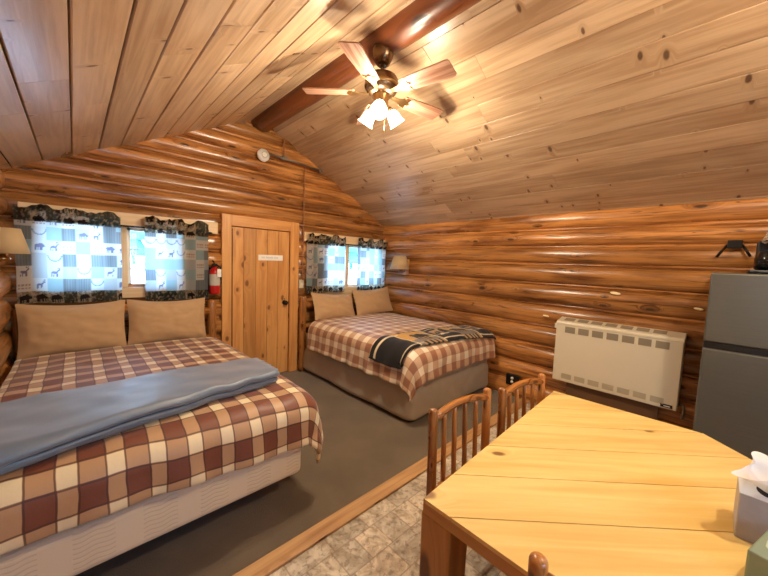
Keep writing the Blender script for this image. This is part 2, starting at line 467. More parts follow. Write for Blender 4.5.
# floors
o = MB().box((XL - .2, -2.49, -.06), (.1, .1, .0)).build('floor_carpet', M['carpet']); o['kind'] = 'structure'
o = MB().box((XL - .2, YF - .1, -.06), (.1, -2.49, .0)).build('floor', M['tile']); o['kind'] = 'structure'
mb = MB(); mb.box((XL, -2.535, 0), (-.02, -2.435, .017), 0, .6)
o = mb.build('trim_1', M['trim'], bevel=.006); o['kind'] = 'structure'

# ceilings: tongue and groove boards running with the ridge
def ceiling(name, side, seed):
    mb = MB(); rr = random.Random(seed); nrm = Vector((SL * side, 0, 1)).normalized(); L = math.hypot(2.2, 2.2 * SL)
    d = 0.0; dirv = Vector((side, 0, -SL)).normalized()
    ew = .168
    while d < L:
        w = rr.uniform(.165, .195) if side < 0 else rr.uniform(.16, .215)
        y0 = YF - .1; y = y0
        while y < .1:
            ln = rr.uniform(2.4, 4.6); y1 = min(y + ln, .1)
            if .1 - y1 < .6: y1 = .1
            t = rr.uniform(-.0015, .0015); off = rr.uniform(0, 50); tone = rr.uniform(.1, .9); g, gd = (.0034, .005) if side < 0 else rr.choice(((.0018, .004), (.0009, .0012), (.0009, .0012))); b = len(mb.v)
            prof = [(d + g, .03), (d + g, gd + t), (d + g + gd * .8, t), (d + w - g - gd * .8, t), (d + w - g, gd + t), (d + w - g, .03)]
            for yy in (y + .001, y1 - .001):
                for q, hh in prof:
                    p = Vector((XR, 0, HR)) + dirv * q + nrm * hh; mb.v.append((p.x, yy, p.z))
            for k in range(6):
                k2 = (k + 1) % 6; ids = [b + k, b + k2, b + 6 + k2, b + 6 + k]
                uu = [(y + off, prof[k][0] + off), (y + off, prof[k2][0] + off), (y1 + off, prof[k2][0] + off), (y1 + off, prof[k][0] + off)]
                if side < 0: ids.reverse(); uu.reverse()
                mb.face(ids, uu, tone)
            mb.face([b + k for k in range(6)], [(off, off)] * 6, tone); mb.face([b + 6 + k for k in reversed(range(6))], [(off, off)] * 6, tone)
            y = y1
        d += w
    o = mb.build(name, M['ceil']); o['kind'] = 'structure'
    # dark deck above the boards
    mb = MB(); b = []
    p0 = Vector((XR, 0, HR)) + nrm * .028; p1 = p0 + dirv * (L + .25); q = nrm * .12
    pts = [p0, p1, p1 + q, p0 + q + Vector((0, 0, .02))]
    for yy in (YF - .3, .35):
        for p in pts: mb.v.append((p.x, yy, p.z))
    for k in range(4):
        mb.face((k, (k + 1) % 4, 4 + (k + 1) % 4, 4 + k), [(0, 0)] * 4)
    mb.face((0, 1, 2, 3), [(0, 0)] * 4); mb.face((7, 6, 5, 4), [(0, 0)] * 4)
    r = mb.build('roof_deck', M['dark'], o)
ceiling('ceiling_left', -1, 21); ceiling('ceiling_right', 1, 22)

# ridge beam: a whole peeled log
pts = []; rad = []
for i in range(40):
    y = -.02 + (YF + .04) * i / 39
    pts.append((XR + .012 * N(y * .8, 5), y, 3.062 + .012 * N(y * .7, 9))); rad.append(.118 + .012 * N(y * 1.3, 2))
o = MB().tube(pts, rad, 20, .5).build('ridge_beam', M['beam']); o['kind'] = 'structure'

# ------------------------------------------------------------------ windows, door
def window(name, W, mull, curt_lo, curt_hi):
    x0, x1, z0, z1 = W
    r = thing(name, ((x0 + x1) / 2, 0, z0), kind='structure')
    mb = MB()                                   # deep box frame + casing boards
    for a in (((x0, -.02, z0 - .02), (x0 + .03, .15, z1 + .02)), ((x1 - .03, -.02, z0 - .02), (x1, .15, z1 + .02)), ((x0, -.02, z0 - .03), (x1, .15, z0)), ((x0, -.02, z1), (x1, .15, z1 + .03))): mb.box(*a)
    mb.build('frame', M['casing'], r)
    mb = MB(); mb.box((curt_lo, -.075, z1 + .0), (curt_hi, -.028, z1 + .125), 0, .7); mb.build('head_casing', M['casing'], r, bevel=.006)
    mb = MB(); mb.box((x0 - .09, -.072, z0 - .10), (x1 + .06, -.0, z0 - .0), 0, .6); mb.build('sill', M['casing'], r, bevel=.006)
    for a, b in ((x0 - .10, x0 + .005), (x1 - .005, min(x1 + .09, -.01))):
        MB().box((a, -.07, z0), (b, -.0, z1), 2, .6).build('side_casing', M['casing'], r, bevel=.004)
    for m in mull: MB().box((m - .03, -.01, z0), (m + .03, .12, z1), 2, .7).build('mullion', M['casing'], r, bevel=.004)
    edges = [x0 + .03] + [k for m in mull for k in (m - .03, m + .03)] + [x1 - .03]
    for i in range(0, len(edges), 2):
        a, b = edges[i], edges[i + 1]; mb = MB(); s = .028
        mb.box((a, .04, z0), (a + s, .075, z1), 2).box((b - s, .04, z0), (b, .075, z1), 2).box((a, .04, z0), (b, .075, z0 + s), 0).box((a, .04, z1 - s), (b, .075, z1), 0)
        for k in (1, 2):
            zz = z0 + (z1 - z0) * k / 3 - .02; mb.box((a, .048, zz - .006), (b, .068, zz + .006), 0)
        f = mb.build('sash', M['white'], r)
        MB().box((a + .005, .055, z0 + .005), (b - .005, .06, z1 - .005)).build('pane', M['glass'], f)
    return r
window('window_1', W1, [-3.35], -3.99, -2.55)
window('window_2', W2, [-.74], -1.50, -.02)
window('window_3', W3, [-3.15], -3.85, -2.45) if False else None
def plain_window(name, W, yc):
    x0, x1, z0, z1 = W; r = thing(name, ((x0 + x1) / 2, yc, z0), kind='structure')
    mb = MB()
    for a in (((x0 - .08, yc - .1, z0 - .08), (x0 + .03, yc + .07, z1 + .1)), ((x1 - .03, yc - .1, z0 - .08), (x1 + .08, yc + .07, z1 + .1)), ((x0, yc - .1, z0 - .08), (x1, yc + .07, z0)), ((x0, yc - .1, z1), (x1, yc + .07, z1 + .1)), (((x0 + x1) / 2 - .025, yc - .08, z0), ((x0 + x1) / 2 + .025, yc + .0, z1))): mb.box(*a)
    mb.build('frame', M['casing'], r); MB().box((x0, yc - .06, z0), (x1, yc - .055, z1)).build('pane', M['glass'], r)
plain_window('window_3', W3, YF)

def side_window(name, W, x):
    a, b, c, d = W; r = thing(name, (x, (a + b) / 2, c), kind='structure'); mb = MB()
    for q in (((a - .07, c - .1), (a + .02, d + .04)), ((b - .02, c - .1), (b + .07, d + .04)), ((a, c - .1), (b, c)), ((a, d - .02), (b, d + .04)), (((a + b) / 2 - .02, c), ((a + b) / 2 + .02, d))):
        mb.box((x - .07, q[0][0], q[0][1]), (x + .07, q[1][0], q[1][1]))
    mb.build('frame', M['casing'], r); MB().box((x - .01, a, c), (x - .005, b, d)).build('pane', M['glass'], r)
side_window('window_4', W4, XL); side_window('added_window_5', W5, 0.)
dr = thing('door_1', (-2.05, 0, 0), kind='structure')
mb = MB()
mb.box((-2.508, -.065, 0), (-2.405, .05, 1.95), 2, .6); mb.build('door_jamb', M['door'], dr, bevel=.004)
MB().box((-1.690, -.065, 0), (-1.571, .05, 1.95), 2, .75).build('door_jamb', M['door'], dr, bevel=.004)
MB().box((-2.405, -.065, 1.828), (-1.690, .05, 1.95), 0, .7).build('door_header', M['door'], dr, bevel=.004)
mb = MB(); xs = [-2.398, -2.265, -2.125, -1.985, -1.845, -1.697]
for i in range(5): mb.box((xs[i] + .0015, -.045, .012), (xs[i + 1] - .0015, -.002, 1.819), 2, R.uniform(.1, .9))
leaf = mb.build('door_leaf', M['door'], dr, bevel=.002, seg=1)
MB().box((-2.41, -.002, 0), (-1.68, .06, 1.84)).build('door_backing', M['dark'], dr)
MB().box((-2.40, -.050, .05), (-2.39, -.0, 1.80)).build('hinge_gap', M['dark'], dr)
kn = MB(); mt = Matrix.Translation((-1.755, -.045, .925)) @ Matrix.Rotation(PI / 2, 4, 'X')
kn.lathe([(.030, 0), (.030, .006), (.012, .01), (.012, .03), (.024, .036), (.029, .05), (.024, .062), (.0, .066)], 18, mt)
kn.build('door_knob', M['iron'], leaf, label='round black door knob')
# strip of paper taped to the door
sg = MB(); mt = Matrix.Translation((-1.94, -.0465, 1.487)) @ Matrix.Rotation(-.01, 4, 'Y')
sg.box((-.155, -.0012, -.034), (.155, .0012, .034), 0, mat=mt); sgo = sg.build('paper_sign', M['paper']); tag(sgo, 'narrow white paper strip stuck on the pine plank door', 'sign')
sg = MB(); x = -.115
rr = random.Random(5)
for wd in (3, 7, 4):
    for k in range(wd):
        sg.box((x, -.0018, -.008), (x + .009, -.0012, .010 + rr.uniform(-.003, .003)), mat=mt); x += .0135
    x += .012
sg.build('faded_print', plain('faded ink', lin(206, 200, 196), .8), sgo)

# light switch, cable, conduit, detector
sw = thing('light_switch', (-1.527, -.06, 1.16), 'small pale light switch between the plank door and the right window', 'switch')
MB().box((-1.56, -.066, 1.105), (-1.494, -.040, 1.215)).build('switch_plate', plain('almond plate', lin(206, 196, 170), .4), sw, bevel=.004)
MB().box((-1.533, -.076, 1.148), (-1.521, -.064, 1.172)).build('toggle', M['white'], sw, bevel=.002)
cd = thing('wiring_run', (-1.56, -.07, 2.67), 'metal pipe and thin cables running down the log gable to the light switch', 'wiring')
MB().tube([(-1.99, -.105, 2.70), (-1.65, -.105, 2.683), (-1.30, -.105, 2.655)], .014, 10).build('pipe', M['galv'], cd)
MB().box((-1.325, -.130, 2.630), (-1.285, -.085, 2.68)).build('pipe_end', M['galv'], cd, bevel=.004)
MB().box((-1.84, -.130, 2.67), (-1.78, -.07, 2.72)).build('junction_box', M['galv'], cd, bevel=.004)
pts = [(-1.815, -.098, 2.925), (-1.818, -.100, 2.85), (-1.812, -.100, 2.71)]
MB().tube(pts, .007, 8).build('cable', M['cable'], cd)
pts = []
for i in range(26):
    z = 2.66 - (2.66 - 1.21) * i / 25
    pts.append((-1.530 + .006 * N(z * 3), -.098 + .006 * N(z * 5, 3), z))
MB().tube(pts, .0065, 8).build('cable', M['cable'], cd)
for z in (2.19, 1.66): MB().box((-1.545, -.106, z - .006), (-1.515, -.07, z + .006)).build('cable_clip', M['galv'], cd)
sd = thing('smoke_detector', (-2.06, -.06, 2.675), 'round white smoke detector on the log gable under the ridge beam', 'smoke detector')
mt = Matrix.Translation((-2.06, -.068, 2.675)) @ Matrix.Rotation(PI / 2, 4, 'X')
MB().lathe([(.072, 0), (.072, .015), (.066, .024), (.052, .028), (.05, .040), (.03, .046), (0, .047)], 24, mt).build('detector_body', M['white'], sd)
MB().lathe([(.036, .0445), (.036, .049), (.028, .049), (.028, .044)], 20, mt, cap=False).build('vent_ring', plain('detector grey', lin(190, 184, 170), .5), sd)

# ------------------------------------------------------------------ beds
def drape(a, b, rect, h, r, dome=.02, flare=.12, seed=0., rip=.016):
    x0, x1, y0, y1 = rect
    nx = min(max(a, x0), x1); ny = min(max(b, y0), y1); dx, dy = a - nx, b - ny; L = math.hypot(dx, dy)
    u = (a - x0) / (x1 - x0); v = (b - y0) / (y1 - y0)
    cu = min(max(u, 0), 1); cv = min(max(v, 0), 1)
    z = h + dome * (math.sin(PI * cu) * .5 + math.sin(PI * min(cv + .12, 1)) * .5) + .011 * N(a * 3.2, b * 3.2, seed) + .006 * N(a * 9, b * 9, seed)
    if L < 1e-6: return Vector((a, b, z))
    d = Vector((dx / L, dy / L, 0))
    if L < r * PI / 2:
        an = L / r; ho = r * math.sin(an); dz = r * (1 - math.cos(an)); k = an / (PI / 2) * .3
    else:
        e = L - r * PI / 2; ho = r + e * flare; dz = r + e; k = min(.3 + e * 5, 1.3)
    s = (a + b) if abs(dx) < 1e-6 or abs(dy) < 1e-6 else (a + b)
    t = b if abs(dx) > abs(dy) else a
    ho += k * rip * (math.sin(t * 23 + seed) * .6 + 1.6 * N(t * 5, dz * 3, seed + 4)) + k * .012 * N(t * 14, dz * 12, seed)
    return Vector((nx, ny, 0)) + d * ho + Vector((0, 0, z - dz))

def duvet(name, rect, ext, h, r, mat, label, group, seed, res=.028, skew=0.):
    a0, a1, b0, b1 = ext; mb = MB()
    nu = int((a1 - a0) / res); nv = int((b1 - b0) / res)
    def fn(u, v):
        a = a0 + (a1 - a0) * u; bl = b0 + skew * (1 - u); b = bl + (b1 - bl) * v
        hem = .015 * N(a * 6, b * 6, seed + 9)
        return drape(a, b, rect, h, r, seed=seed)
    mb.grid(fn, nu, nv, lambda u, v: (a0 + (a1 - a0) * u, b0 + (b1 - b0) * v))
    o = mb.build(name, mat, solid=.028, sub=1, soff=1)
    return tag(o, label, 'duvet', group)

def pillow(name, w, h, t, label=None, seed=1.):
    n = 30; mb = MB()
    def side(sg):
        def fn(u, v):
            a, b = u * 2 - 1, v * 2 - 1
            fa = min(1., (1 - abs(a)) / .09) if abs(a) > .91 else 1.
            inner = max(0., 1 - abs(a / .96) ** 2.6) ** .6 * max(0., 1 - abs(b / .96) ** 2.4) ** .6
            x = a * w / 2 * (1 - .045 * (1 - b * b)); y = b * h / 2 * (1 - .05 * (1 - a * a))
            x *= 1 - .03 * (1 - a * a) * 0; sag = -.02 * (1 - a * a) * (b > 0) * b
            th = t / 2 * inner + .004
            wr = (.008 * N(a * 3, b * 3, seed) + .005 * N(a * 7, b * 6, seed + 3) + .003 * math.sin((a * 4 + b * 9) + seed) * inner)
            return (x, sg * (th + (wr if inner > 0 else 0)) + .006 * N(a * 4, b * 4, seed + 8), y + sag)
        return fn
    mb.grid(side(-1), n, n, lambda u, v: (u * w, v * h)); mb.grid(side(1), n, n, lambda u, v: (u * w, v * h), flip=True)
    return mb.build(name, M['case'], sub=1)

def headboard(parent, x0, x1, top, y=-.115):
    for x in (x0, x1):
        pts = [(x + .008 * N(z * 4, x), y + .006 * N(z * 5, x + 3), z) for z in [k * top / 14 for k in range(15)]]
        MB().tube(pts, [.047 + .006 * N(p[2] * 9, x + 5) for p in pts], 12, .2, dome=.02).build('headboard_post', M['chair'], parent)
    for z, rr in ((top - .1, .04), (top - .38, .036)):
        MB().tube([(x0 + .03, y, z), ((x0 + x1) / 2, y - .004, z + .01), (x1 - .03, y, z)], rr, 12, .3).build('headboard_rail', M['chair'], parent)

# left bed
b1 = thing('bed', (-3.36, -1.15, 0), 'large left bed with an ivory box spring showing under the brown plaid duvet', 'bed')
def ivory_side():
    m, nt, out = newmat('ivory ticking wavy'); g = NT(nt)
    tc = g.n('ShaderNodeTexCoord').outputs['Object']
    sx = g.n('ShaderNodeSeparateXYZ'); g.l(tc, sx.inputs[0])
    ph = g.math('MULTIPLY_ADD', g.math('SINE', g.math('MULTIPLY', sx.outputs[0], 70.)), 1.1, g.math('MULTIPLY', sx.outputs[2], 300.))
    ln = g.smooth(g.math('SINE', ph), .3, .9)
    blk = g.math('GREATER_THAN', g.math('FRACT', g.math('MULTIPLY', sx.outputs[0], 4.4)), .42)
    f = g.math('MULTIPLY', ln, blk)
    c = g.mix(g.math('MULTIPLY', f, .35), lin(232, 216, 186), lin(196, 174, 140))
    b = g.bsdf(c, .7, Sheen_Weight=.1); g.bump(g.math('SUBTRACT', 1., f), .35, .004, b); g.l(b.outputs[0], out.inputs[0]); return m
M['ticking'] = ivory_side()
MB().box((-4.02, -2.195, .17), (-2.70, -.19, .385)).build('box_spring', M['ticking'], b1, bevel=.035, seg=4)
MB().box((-4.02, -2.17, .385), (-2.72, -.19, .60)).build('mattress', M['bed'], b1, bevel=.05, seg=4)
mb = MB()
for y in (-2.08, -.28): mb.box((-3.98, y - .02, .13), (-2.76, y + .02, .168), 0)
for x in (-3.96, -2.78): mb.box((x - .02, -2.10, .13), (x + .02, -.26, .168), 1)
mb.build('bed_frame', M['iron'], b1)
for x in (-3.9, -2.86):
    for y in (-1.6, -.4): MB().tube([(x, y, .002), (x, y, .03), (x, y, .14)], [.026, .02, .02], 10).build('leg', M['iron'], b1)
headboard(b1, -4.0, -2.625, .995)
duvet('duvet', (-4.00, -2.71, -2.13, -.34), (-4.02, -2.37, -2.47, -.30), .635, .10, M['duvet1'],
      'brown, rust and cream plaid duvet spread over the left bed', 'plaid duvets', 3., skew=.085)
# pillows standing against the sills
PW = [(-3.690, -.225, .845, .66, .44, .17, .17, 'brownish tan pillow standing at the wall end of the left bed, beside the corner'),
      (-3.035, -.225, .845, .645, .43, .17, .17, 'brownish tan pillow on the left bed nearest the plank door'),
      (-1.14, -.275, .873, .69, .37, .15, .38, 'tan pillow on the right bed nearest the plank door'),
      (-.43, -.275, .90, .69, .40, .15, .34, 'tan pillow on the right bed in the corner by the log wall')]
for i, (x, y, z, w, h, t, tilt, lab) in enumerate(PW):
    p = pillow('pillow', w, h, t, seed=i * 5. + 1); p.location = (x, y, z); p.rotation_euler = (-tilt, [0.0, 0.02, .05, -.06][i], [0.0, 0.01, .04, -.06][i])
    tag(p, lab, 'pillow', 'tan pillows on the beds')

# blue blanket folded across the foot of the left bed
def folded(name, x0, x1, yb0, yb1, yf0, yf1, zt, mat):
    """strip across the bed folded in two layers; front edge shows the rounded folds"""
    mb = MB(); nu, nv = 44, 110
    prof = []                     # (t along depth 0 back..1 front, height) closed loop showing two stacked folds
    def loop(z0, z1, inset):
        q = []
        r = (z1 - z0) / 2
        for k in range(12): q.append((k / 11 * (1 - .0), z1, 0))
        return q
    def sec(v):
        # v 0..1 runs: top from back to front, round nose, back underneath, second layer nose, bottom
        T = .052
        if v < .36: return (v / .36, T * 2, 0)
        if v < .48:
            a = (v - .36) / .12 * PI; return (1 + math.sin(a) * .075, T * 1.5 + math.cos(a) * T * .5, 0)
        if v < .54: return (1 - (v - .48) / .06 * .10, T * 1.0, 0)
        if v < .58: return (.90 + (v - .54) / .04 * .06, T * .97, 0)
        if v < .70:
            a = (v - .58) / .12 * PI; return (.96 + math.sin(a) * .075, T * .49 + math.cos(a) * T * .48, 0)
        return (.96 - (v - .70) / .30 * .94, 0, 0)
    def fn(u, v):
        d, hgt, _ = sec(v)
        x = x0 + (x1 - x0) * u
        yb = yb0 + (yb1 - yb0) * u; yf = yf0 + (yf1 - yf0) * u
        y = yb + (yf - yb) * d
        zz = drape(x, y, (-4.00, -2.71, -2.13, -.34), .635, .10, seed=3.).z + .034
        rag = .012 * N(y * 30, hgt * 60) * (u > .97)
        thin = 1 - .18 * u
        return (x + rag, y + .012 * N(x * 5, hgt * 30), max(zz, zt - .05) + hgt * thin + .005 * N(x * 8, y * 8, 4) * (hgt > .05))
    mb.grid(fn, nu, nv, lambda u, v: (u * 1.3, v * 1.4))
    # right end closed by the layered folds
    n = nv + 1; b = len(mb.v)
    ring = [(nu) + j * (nu + 1) for j in range(n)]
    c = Vector((0, 0, 0))
    for i in ring: c += Vector(mb.v[i])
    c /= n; mb.v.append(tuple(c + Vector((-.004, 0, 0))))
    for j in range(n - 1): mb.face((ring[j], b, ring[j + 1]), [(0, 0), (.1, .1), (.2, 0)], .5, False)
    return mb.build(name, mat)
bl = folded('folded_blanket', -4.01, -2.745, -1.66, -1.60, -2.19, -1.93, .66, M['fleece'])
tag(bl, 'blue grey fleece blanket folded in a strip across the left bed', 'blanket')

# right bed
b2 = thing('bed', (-.78, -1.05, 0), 'right bed in the log corner with a grey cloth skirt and tan plaid duvet', 'bed')
MB().box((-1.47, -1.98, .05), (-.08, -.2, .36)).build('box_spring', M['bed'], b2, bevel=.04, seg=3)
MB().box((-1.46, -1.98, .36), (-.09, -.2, .62)).build('mattress', M['bed'], b2, bevel=.05, seg=4)
mb = MB(); path = []
X0, X1, Y0, Y1, rc = -1.505, -.055, -2.02, -.16, .10
path = [(X0, Y1 + (Y0 + rc - Y1) * k / 50) for k in range(51)]
path += [(X0 + rc - rc * math.cos(a), Y0 + rc - rc * math.sin(a)) for a in [PI / 2 * k / 8 for k in range(1, 9)]]
path += [(X0 + rc + (X1 - rc - X0 - rc) * k / 40, Y0) for k in range(1, 41)]
path += [(X1 - rc + rc * math.sin(a), Y0 + rc - rc * math.cos(a)) for a in [PI / 2 * k / 8 for k in range(1, 9)]]
path += [(X1, Y0 + rc + .3 * k / 4) for k in range(1, 5)]
cen = Vector((-.78, -1.1, 0)); npth = len(path) - 1
def skirt(u, v):
    k = min(int(u * npth + .5), npth); x, y = path[k]
    z = .025 + v * .50
    s = k * .03
    out = (1 - v) * .03 + .016 * N(s * 3, v * 2, 7) + .010 * N(s * 9, v * 6, 3) + .008 * math.sin(s * 9 + 2 * N(s)) * (1 - v * .5) - .012 * math.exp(-((v - .62) / .05) ** 2)
    if v < .06: out -= .03 * (1 - v / .06)
    d = Vector((x, y, 0)) - cen
    if k <= 50: d = Vector((-1, 0, 0))
    elif 58 < k <= 98: d = Vector((0, -1, 0))
    elif k > 106: d = Vector((.2, 0, 0))
    d = d.normalized() if k <= 106 else d
    return Vector((x, y, z)) + d * out
mb.grid(skirt, npth, 16, lambda u, v: (u * 4, v * .5))
mb.build('bed_skirt', M['skirt'], b2, solid=.006, sub=1, soff=-1)
MB().box((-1.46, -1.97, .0), (-.10, -.2, .05)).build('bed_frame', M['iron'], b2)
headboard(b2, -1.525, -.075, .985)
RB = (-1.42, -.19, -1.96, -.36)
duvet('duvet', RB, (-1.82, -.075, -2.30, -.30), .685, .13, M['duvet2'], 'tan and brown plaid duvet on the right bed under the bear throw', 'plaid duvets', 12.)

def in_bear(x, y):
    e = lambda cx, cy, a, b: ((x - cx) / a) ** 2 + ((y - cy) / b) ** 2 < 1
    return e(.45, .55, .30, .17) or e(.60, .62, .16, .16) or e(.80, .52, .12, .11) or e(.90, .47, .07, .05) or e(.77, .64, .035, .04) or \
        (.18 < x < .30 and .15 < y < .5) or (.34 < x < .42 and .16 < y < .5) or (.55 < x < .65 and .15 < y < .5) or (.69 < x < .77 and .17 < y < .5)
def in_deer(x, y):
    e = lambda cx, cy, a, b: ((x - cx) / a) ** 2 + ((y - cy) / b) ** 2 < 1
    sg = lambda ax, ay, bx, by, w: (lambda t: math.hypot(x - ax - (bx - ax) * t, y - ay - (by - ay) * t) < w)(min(max(((x - ax) * (bx - ax) + (y - ay) * (by - ay)) / ((bx - ax) ** 2 + (by - ay) ** 2), 0), 1))
    return e(.45, .50, .24, .11) or sg(.62, .52, .74, .70, .06) or e(.80, .72, .09, .05) or sg(.26, .48, .24, .16, .03) or sg(.34, .46, .36, .16, .025) or \
        sg(.58, .46, .58, .16, .025) or sg(.64, .46, .68, .16, .028) or sg(.74, .74, .66, .93, .022) or sg(.70, .84, .80, .95, .018) or sg(.76, .75, .86, .92, .02)

# patterned throw over the foot of the right bed
BLK, TAN, GLD, GRY, CRM = lin(20, 18, 20), lin(176, 146, 104), lin(196, 150, 72), lin(120, 112, 104), lin(222, 204, 168)
def throw_col(u, v):
    # u 0..1 across the bed (left to right), v 0..1 foot to head
    L = 1.52 * u
    if u < .015 or u > .985: return BLK
    if L < .33:                                   # black end panel with pale rules
        if .035 < v < .06 or (.80 < v < .86): return CRM
        if .27 < L < .285: return CRM
        if .285 < L: return GLD if v > .25 else GRY
        return BLK
    k = int((L - .33) / .30); q = ((L - .33) / .30) % 1.
    if k in (0, 2):
        if v < .12 or v > .9: return BLK if (int(L * 30) % 2) else TAN
        if in_bear(q, (v - .12) / .78): return BLK
        if .12 < v < .3: return GRY
        return GLD if N(L * 9, v * 4) > -.05 else TAN
    if k in (1, 3):
        if .07 < v < .1 or .88 < v < .91 or q < .05: return CRM
        if .3 < v < .42: return GRY if N(L * 14, v * 9) > -.1 else CRM
        if in_deer(q, (v - .38) / .6): return TAN
        return BLK
    return TAN
mb = MB()
def throw_pos(u, v):
    a = -1.66 + (-.11 + 1.66) * u
    bf = -1.985 - .10 * u; bb = -1.55 - .18 * u
    b = bf + (bb - bf) * v + .012 * N(a * 4, v)
    p = drape(a, b, RB, .685, .13, seed=12.); q = drape(a - .01, b, RB, .685, .13, seed=12.); w = drape(a, b + .01, RB, .685, .13, seed=12.)
    n = (p - q).cross(w - p).normalized()
    if n.z < 0: n = -n
    return p + n * (.042 + .006 * N(a * 7, b * 7, 2))
mb.grid(throw_pos, 190, 64, lambda u, v: (u * 1.5, v * .45), col=throw_col)
tag(mb.build('throw_blanket', M['pat'], solid=.014, soff=1), 'black and gold bear pattern throw over the foot of the right bed', 'throw')

# ------------------------------------------------------------------ curtains
def cell_hash(i, j, s): return random.Random(i * 92821 + j * 689287 + s * 7919).random()
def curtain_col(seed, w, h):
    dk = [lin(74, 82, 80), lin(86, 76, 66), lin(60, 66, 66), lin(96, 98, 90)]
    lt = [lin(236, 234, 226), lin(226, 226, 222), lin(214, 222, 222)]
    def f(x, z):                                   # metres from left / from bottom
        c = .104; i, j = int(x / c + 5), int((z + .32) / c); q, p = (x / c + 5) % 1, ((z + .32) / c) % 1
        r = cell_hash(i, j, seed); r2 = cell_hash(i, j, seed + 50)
        if z < .095 or z > .655:  # rows beyond the opening: dark print, plus the missing backlight painted in
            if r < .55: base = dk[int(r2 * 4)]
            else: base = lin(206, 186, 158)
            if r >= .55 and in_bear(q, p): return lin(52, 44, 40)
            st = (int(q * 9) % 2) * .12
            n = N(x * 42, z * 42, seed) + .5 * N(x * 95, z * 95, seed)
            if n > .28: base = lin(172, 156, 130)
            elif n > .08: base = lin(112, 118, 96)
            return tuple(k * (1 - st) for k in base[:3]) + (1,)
        if r < .20:
            if (in_deer if r2 < .6 else in_bear)(q * 1.15 - .08, p * 1.15 - .08): return lin(132, 134, 160)  # animals pale and purplish, backlight washed into the print colour
            return lt[int(r2 * 3)]
        if r < .44:
            st = .10 if int(q * 11) % 2 else 0
            g = lin(150, 158, 160); return tuple(k * (1 - st * 2.2) for k in g[:3]) + (1,)
        if r < .66: return lin(176, 204, 208)
        if r < .80:
            if .22 < p < .34 or .44 < p < .6:
                if int(q * 13) % 3 and .1 < q < .9: return lin(196, 168, 150)
            return lt[0]
        if r < .9: 
            d = math.hypot(q - .5, p - .85)
            return lin(150, 165, 185) if abs(d - .45) < .045 and p < .85 else lt[1]
        return lin(200, 206, 206)
    return f
def curtain(x0, x1, zb, zt, seed, label, yb=-.115):
    w, h = x1 - x0, zt - zb; r = thing('curtain', ((x0 + x1) / 2, yb, zt), label, 'curtain', 'patchwork window curtains')
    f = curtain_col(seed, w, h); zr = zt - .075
    def pos(u, v):
        x = x0 + w * u; z = zb + (zr - zb) * v
        fold = .020 * math.sin(x * 34 + seed + 1.2 * N(x * 4, seed)) * (.45 + .55 * v) + .012 * N(x * 9, z * 2, seed)
        sag = .014 * N(x * 5, seed + 3) * (1 - v)
        tap = 1 - .0 * v
        return (x + .008 * N(z * 4, x * 3, seed), yb + fold, z + sag)
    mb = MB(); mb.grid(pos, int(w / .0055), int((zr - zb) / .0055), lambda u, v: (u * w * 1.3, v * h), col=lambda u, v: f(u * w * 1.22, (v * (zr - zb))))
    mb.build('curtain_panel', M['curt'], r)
    def ruf(u, v):
        x = x0 + w * u; z = zr - .012 + (zt - zr + .03) * v
        amp = .010 + .022 * abs(v - .3)
        fold = amp * math.sin(x * 62 + seed * 2 + 2 * N(x * 7, seed))
        top = v * (.030 * N(x * 9, seed + 5) + .020 * N(x * 27, seed + 1) + .012 * math.sin(x * 31 + seed))
        return (x + .006 * N(x * 13, v * 3), yb - .02 + fold - .012 * v, z + top)
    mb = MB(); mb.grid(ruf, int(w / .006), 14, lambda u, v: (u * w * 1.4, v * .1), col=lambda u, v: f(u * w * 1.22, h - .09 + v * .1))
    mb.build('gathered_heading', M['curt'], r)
    return r
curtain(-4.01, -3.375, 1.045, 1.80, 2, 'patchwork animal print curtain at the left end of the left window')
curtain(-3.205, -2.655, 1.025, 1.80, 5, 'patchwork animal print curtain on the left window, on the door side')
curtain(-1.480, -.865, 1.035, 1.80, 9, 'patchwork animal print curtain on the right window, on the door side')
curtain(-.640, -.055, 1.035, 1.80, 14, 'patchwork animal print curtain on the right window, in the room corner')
for x0, x1, lab in ((-4.02, -2.62, 'dark curtain rod over the left window'), (-1.49, -.05, 'dark curtain rod over the right window')):
    t = thing('curtain_rod', ((x0 + x1) / 2, -.115, 1.728), lab, 'curtain rod', 'curtain rods')
    MB().tube([(x0, -.115, 1.722), (x1, -.115, 1.722)], .008, 10).build('rod', M['iron'], t)
    for x in (x0 + .02, x1 - .02): MB().box((x - .008, -.125, 1.712), (x + .008, -.06, 1.733)).build('rod_bracket', M['iron'], t)

# ------------------------------------------------------------------ fire extinguisher
fe = thing('fire_extinguisher', (-2.605, -.13, 1.08), 'red fire extinguisher with a white tag hung beside the plank door', 'fire extinguisher')
mt = Matrix.Translation((-2.600, -.125, 1.075))
MB().lathe([(.040, 0), (.050, .008), (.052, .02), (.052, .225), (.046, .255), (.03, .275), (.018, .283), (.018, .30)], 20, mt).build('cylinder_body', M['red'], fe)
MB().lathe([(.0535, .095), (.0535, .215)], 20, mt, cap=False).build('instruction_label', plain('extinguisher label', lin(190, 184, 170), .5, nz=.3, nscale=60), fe, label='pale instruction label')
MB().box((-2.622, -.150, 1.372), (-2.578, -.10, 1.402)).build('valve_head', M['iron'], fe, bevel=.004)
mb = MB(); mb.tube([(-2.60, -.12, 1.40), (-2.62, -.16, 1.425), (-2.64, -.19, 1.43)], .007, 8); mb.tube([(-2.60, -.12, 1.385), (-2.62, -.165, 1.385), (-2.645, -.19, 1.37)], .006, 8); mb.build('squeeze_handle', M['iron'], fe)
MB().tube([(-2.575, -.13, 1.385), (-2.545, -.14, 1.36), (-2.540, -.14, 1.30), (-2.543, -.14, 1.22)], .008, 8).build('hose', M['black'], fe)
